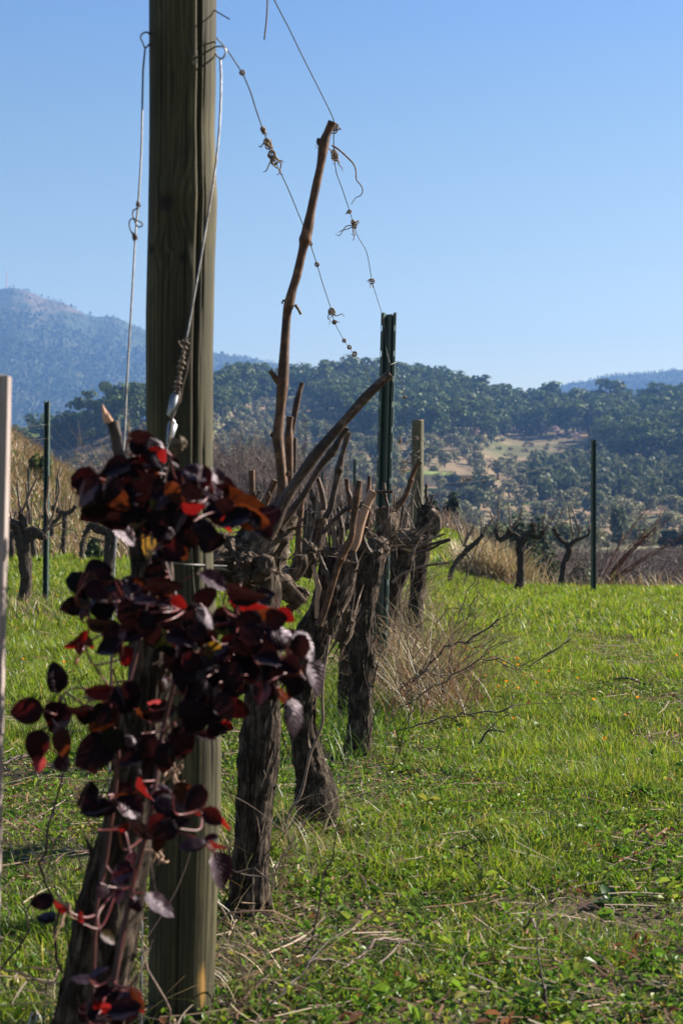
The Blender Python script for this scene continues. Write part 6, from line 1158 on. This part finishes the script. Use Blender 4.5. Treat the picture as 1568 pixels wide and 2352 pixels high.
# bent dry stems at the lower left and by the end post
for q, (pts, d, lab) in enumerate((([(280, 2240, 5), (268, 2130, 5), (244, 2080, 5), (228, 1990, 5), (250, 1830, 4), (258, 1760, 4), (262, 1670, 3)], 2.25, ''),)): pass
for q, (pts, d, lab) in enumerate((([(142, 2235, 6), (128, 2140, 6), (118, 2040, 5), (112, 1990, 6), (125, 1900, 5), (143, 1830, 4), (146, 1760, 3)], 2.35, 'tall jointed dry stem left of the front vine'), ([(115, 2000, 4), (70, 1950, 4), (30, 1900, 3), (0, 1870, 3)], 2.4, 'dry stem slanting up to the left edge of the photo'), ([(116, 1985, 4), (140, 1930, 4), (165, 1950, 3), (195, 1990, 3)], 2.4, 'dry stem bent down right beside the jointed stem'), ([(-10, 2260, 5), (40, 2180, 5), (80, 2090, 4), (95, 2020, 3)], 2.3, 'dry stem rising steeply at the lower left corner'), ([(-20, 2210, 5), (60, 2235, 5), (140, 2262, 4)], 2.35, 'dry stem lying flat at the lower left'), ([(398, 2380, 7), (375, 2290, 6), (352, 2230, 5), (341, 2180, 4)], 2.15, 'brown dry stem leaning left in front of the end post foot'),
    ([(490, 2020, 8), (520, 1985, 7), (545, 1998, 7), (580, 1995, 6), (614, 2004, 5)], 2.6, 'pale bent shoot sticking out right of the end post'), ([(480, 2130, 6), (530, 2100, 5), (580, 2088, 5), (640, 2085, 4), (672, 2110, 4)], 2.65, 'pale curved dry stem low beside the thick vine foot'), ([(600, 2140, 4), (640, 2020, 4), (658, 1950, 3), (655, 1905, 3)], 2.9, 'thin dry stalk standing right of the thick vine foot'), ([(690, 2190, 5), (740, 2060, 4), (760, 1960, 3), (770, 1880, 3)], 2.75, 'thin grey stalk standing in the grass before the bulging vine'))):
    stalk(pts, d, ('grey_cane', 'tan_cane', 'far_cane')[q % 3], 'dry_weed', lab, 'weed', None, 3, 760 + q)
# pruned twigs on the ground; the left edge one stands for a shadow line
tw = 0
for q, (x0, y0, x1, y1, w_, lab) in enumerate(((640, 2290, 800, 2240, 9, 'thick pale pruned twig lying by the bottom edge, left one'), (780, 2240, 960, 2190, 8, 'pale pruned twig lying in the grass, middle of the bottom'), (1030, 1985, 1130, 2050, 6, 'dark twig lying in the grass right of centre'), (1160, 1960, 1200, 2130, 7, 'dark twig standing slanted in the grass'), (950, 1985, 1150, 2015, 5, 'thin twig lying across the grass at the right'), (1195, 2140, 1250, 2200, 6, 'short dark twig near the slanted one'), (1255, 2352, 1245, 2270, 9, 'pale stub poking up at the bottom right'), (720, 1895, 850, 1905, 5, 'thin twig lying between the vine feet and the path'), (1080, 1735, 1160, 1680, 5, 'thin dark twig rising from the grass at the right'), (1380, 1560, 1500, 1575, 7, 'brown twig lying on the bare patch at the far right'), (770, 1990, 900, 2020, 5, 'grey twig lying below the bulging vine'), (560, 2310, 650, 2290, 7, 'curved grey twig beside the end post foot'), (0, 1765, 95, 1750, 7, 'dark twig lying in the shade at the left edge'), (150, 1443, 245, 1452, 12, 'dark pruned branch lying on the ground behind the red leaves'))):
    d0, d1 = CH * FPX / (y0 - HOR), CH * FPX / (max(y1, HOR + 60) - HOR)
    if q in (3, 6, 8): d1 = d0
    p0, p1 = P(x0, y0, d0), P(x1, y1, d1); p0[2] = float(G(p0[0], p0[1])) + .012
    if q not in (3, 6, 8): p1[2] = float(G(p1[0], p1[1])) + .02
    mid = (p0 + p1) / 2 + np.array([0, .01, .012 + .02 * RL.random()]); rw = w_ / 2 / FPX * d0; mb = MB(); s = spline([[*p0, rw], [*(p0 * .7 + p1 * .3 + [.0, .006, .01]), rw], [*mid, rw * .9], [*p1, rw * .6]], .012); s[:, :3] += RL.normal(size=(len(s), 3)) * .0015; tube(mb, s, 8)
    if q % 2 == 0: tube(mb, [[*s[len(s) // 2, :3], rw * .6], [*(s[len(s) // 2, :3] + unit(p1 - p0) * .05 + [0, .03, .015]), rw * .4], [*(s[len(s) // 2, :3] + unit(p1 - p0) * .09 + [.01, .05, .02]), rw * .25]], 6, .02)
    b_ = p0; o = mb.build('pruned_twig_or_shadow_strip', M[('grey_cane', 'far_cane')[q % 2]], None, b_); tag(o, lab, 'twig')
# pale stones
for q, (x, y, w_, lab) in enumerate(((690, 2090, 34, 'pale flat stone at the foot of the thick vine, left of two'), (722, 2098, 26, 'smaller pale stone at the foot of the thick vine'), (675, 1870, 20, 'pale stone beside the bulging vine foot'), (1430, 1878, 14, 'small pale stone in the grass at the right'))):
    d = CH * FPX / (y - HOR); c = P(x, y, d); c[2] = float(G(c[0], c[1])) + .004; S = w_ / 2 / FPX * d; un = np.array([[math.sin(t_) * math.cos(p_), math.sin(t_) * math.sin(p_), math.cos(t_)] for t_ in np.linspace(.01, 3.13, 12) for p_ in np.linspace(0, 6.283, 17)])
    rr = 1 + .7 * (fbm(un * 1.3 + q * 7, 3, 5) - .5); V = c + un * rr[:, None] * [S, S * .8, S * .5]; mb = MB(); mb.add(V, gridF(12, 17)); tag(mb.build('stone', M['stone'], None, c, smooth=False), lab, 'stone')
# leafy rosette weeds
def rosette(x, y, n, L, seed, label, pal, group=None):
    r = np.random.default_rng(seed); d = CH * FPX / (y - HOR); c = P(x, y, d); c[2] = float(G(c[0], c[1])); mb = MB(); k = d / FPX
    for q in range(n):
        a = r.random() * 6.283; e1 = unit([math.cos(a), math.sin(a), r.uniform(.15, 1.1)]); n_ = unit(np.array([0, 0, 1]) - e1 * e1[2]); l = L * k * r.uniform(.6, 1.15); w_ = l * r.uniform(.38, .55); e2 = np.cross(n_, e1); t = np.linspace(0, 1, 7)[:, None]; v_ = np.linspace(-1, 1, 5)[None]
        pr_ = np.sin(math.pi * t ** 1.25) ** .7 * .95 + .05; X = t * l + 0 * v_; Y = v_ * pr_ * w_ / 2; Z = np.abs(v_) * pr_ * w_ * .22 - .35 * l * (t - .1) ** 2.2 * (t > .1); V = c + X[..., None] * e1 + Y[..., None] * e2 + Z[..., None] * n_
        mb.add(V.reshape(-1, 3), gridF(7, 5), col=np.array(pal[q % len(pal)]) * r.uniform(.75, 1.2))
    tag(mb.build('leafy_weed', M['weed_leaf'], None, c), label, 'weed', group)
LG = [(.07, .13, .04), (.1, .16, .05), (.05, .1, .03)]
for q, (x, y, n, L, lab) in enumerate(((1405, 2080, 11, 62, 'large leafy rosette weed in the grass at the right'), (640, 2290, 9, 42, 'broad leafed weed near the bottom, right of the post'), (700, 2245, 8, 38, 'broad leafed weed beside the pale twig'), (500, 2285, 8, 44, 'broad leafed weed right at the end post foot'), (1310, 2320, 9, 44, 'broad leafed weed at the bottom right'), (880, 2330, 7, 36, 'broad leafed weed at the bottom centre'), (780, 1935, 8, 30, 'broad leafed weed below the bulging vine'), (395, 2335, 7, 46, 'green weed in front of the end post foot'))): rosette(x, y, n, L, 900 + q, lab, LG)
# orange marigolds: one built, the others copied
def marigold(c, s, r):
    mb = MB(); st = MB(); h = .05
    t_ = empty('marigold', c, 'small orange marigold flower in the grass', 'flower', 'orange marigolds scattered in the grass'); tube(st, [[0, 0, -.01, .0013], [.004, .002, h * .6, .0012], [.002, .004, h, .001]], 5, col=(.06, .12, .02)); st.build('stalk', M['weed_leaf'], t_)
    for q in range(13):
        a = q / 13 * 6.283; e = np.array([math.cos(a), math.sin(a), .55]); sd = np.array([-math.sin(a), math.cos(a), 0]); o_ = np.array([.002, .004, h]); V = np.array([o_ + e * .001, o_ + e * .007 - sd * .0022, o_ + e * .012, o_ + e * .007 + sd * .0022]); mb.add(V, np.array([[0, 1, 2, 3]]), col=(.75, .27, .01))
    mb.build('petals', M['petal'], t_); return t_
pr = None; r = np.random.default_rng(77)
spots = [(1045 + 25 * k + r.uniform(-8, 8), 1518 + 6 * k + r.uniform(-14, 14)) for k in range(8)] + [(1100 + r.normal() * 45, 1545 + r.normal() * 20) for _ in range(14)] + [(r.uniform(1040, 1300), r.uniform(1480, 1600)) for _ in range(12)] + [(1430, 1665), (1330, 1580), (1545, 1520), (1250, 1600), (1395, 1735), (1180, 1680), (1060, 1690), (1455, 1640), (1350, 1628), (1190, 1610), (1015, 1660), (980, 1640)] + [(r.uniform(20, 260), r.uniform(1290, 1560)) for _ in range(26)] + [(r.uniform(730, 800), r.uniform(1330, 1560)) for _ in range(5)]
for x, y in spots:
    d = CH * FPX / (y - HOR + 8); g_ = PG(x, d)
    if pr is None: pr = marigold(g_, 1, r); o = pr
    else: o = copy_tree(pr); o.location = g_
    s = r.uniform(.7, 1.15); o.scale = (s, s, s * r.uniform(.9, 1.6) * (1 + .04 * d)); o.rotation_euler = (r.normal() * .3, r.normal() * .3, r.random() * 6.28)
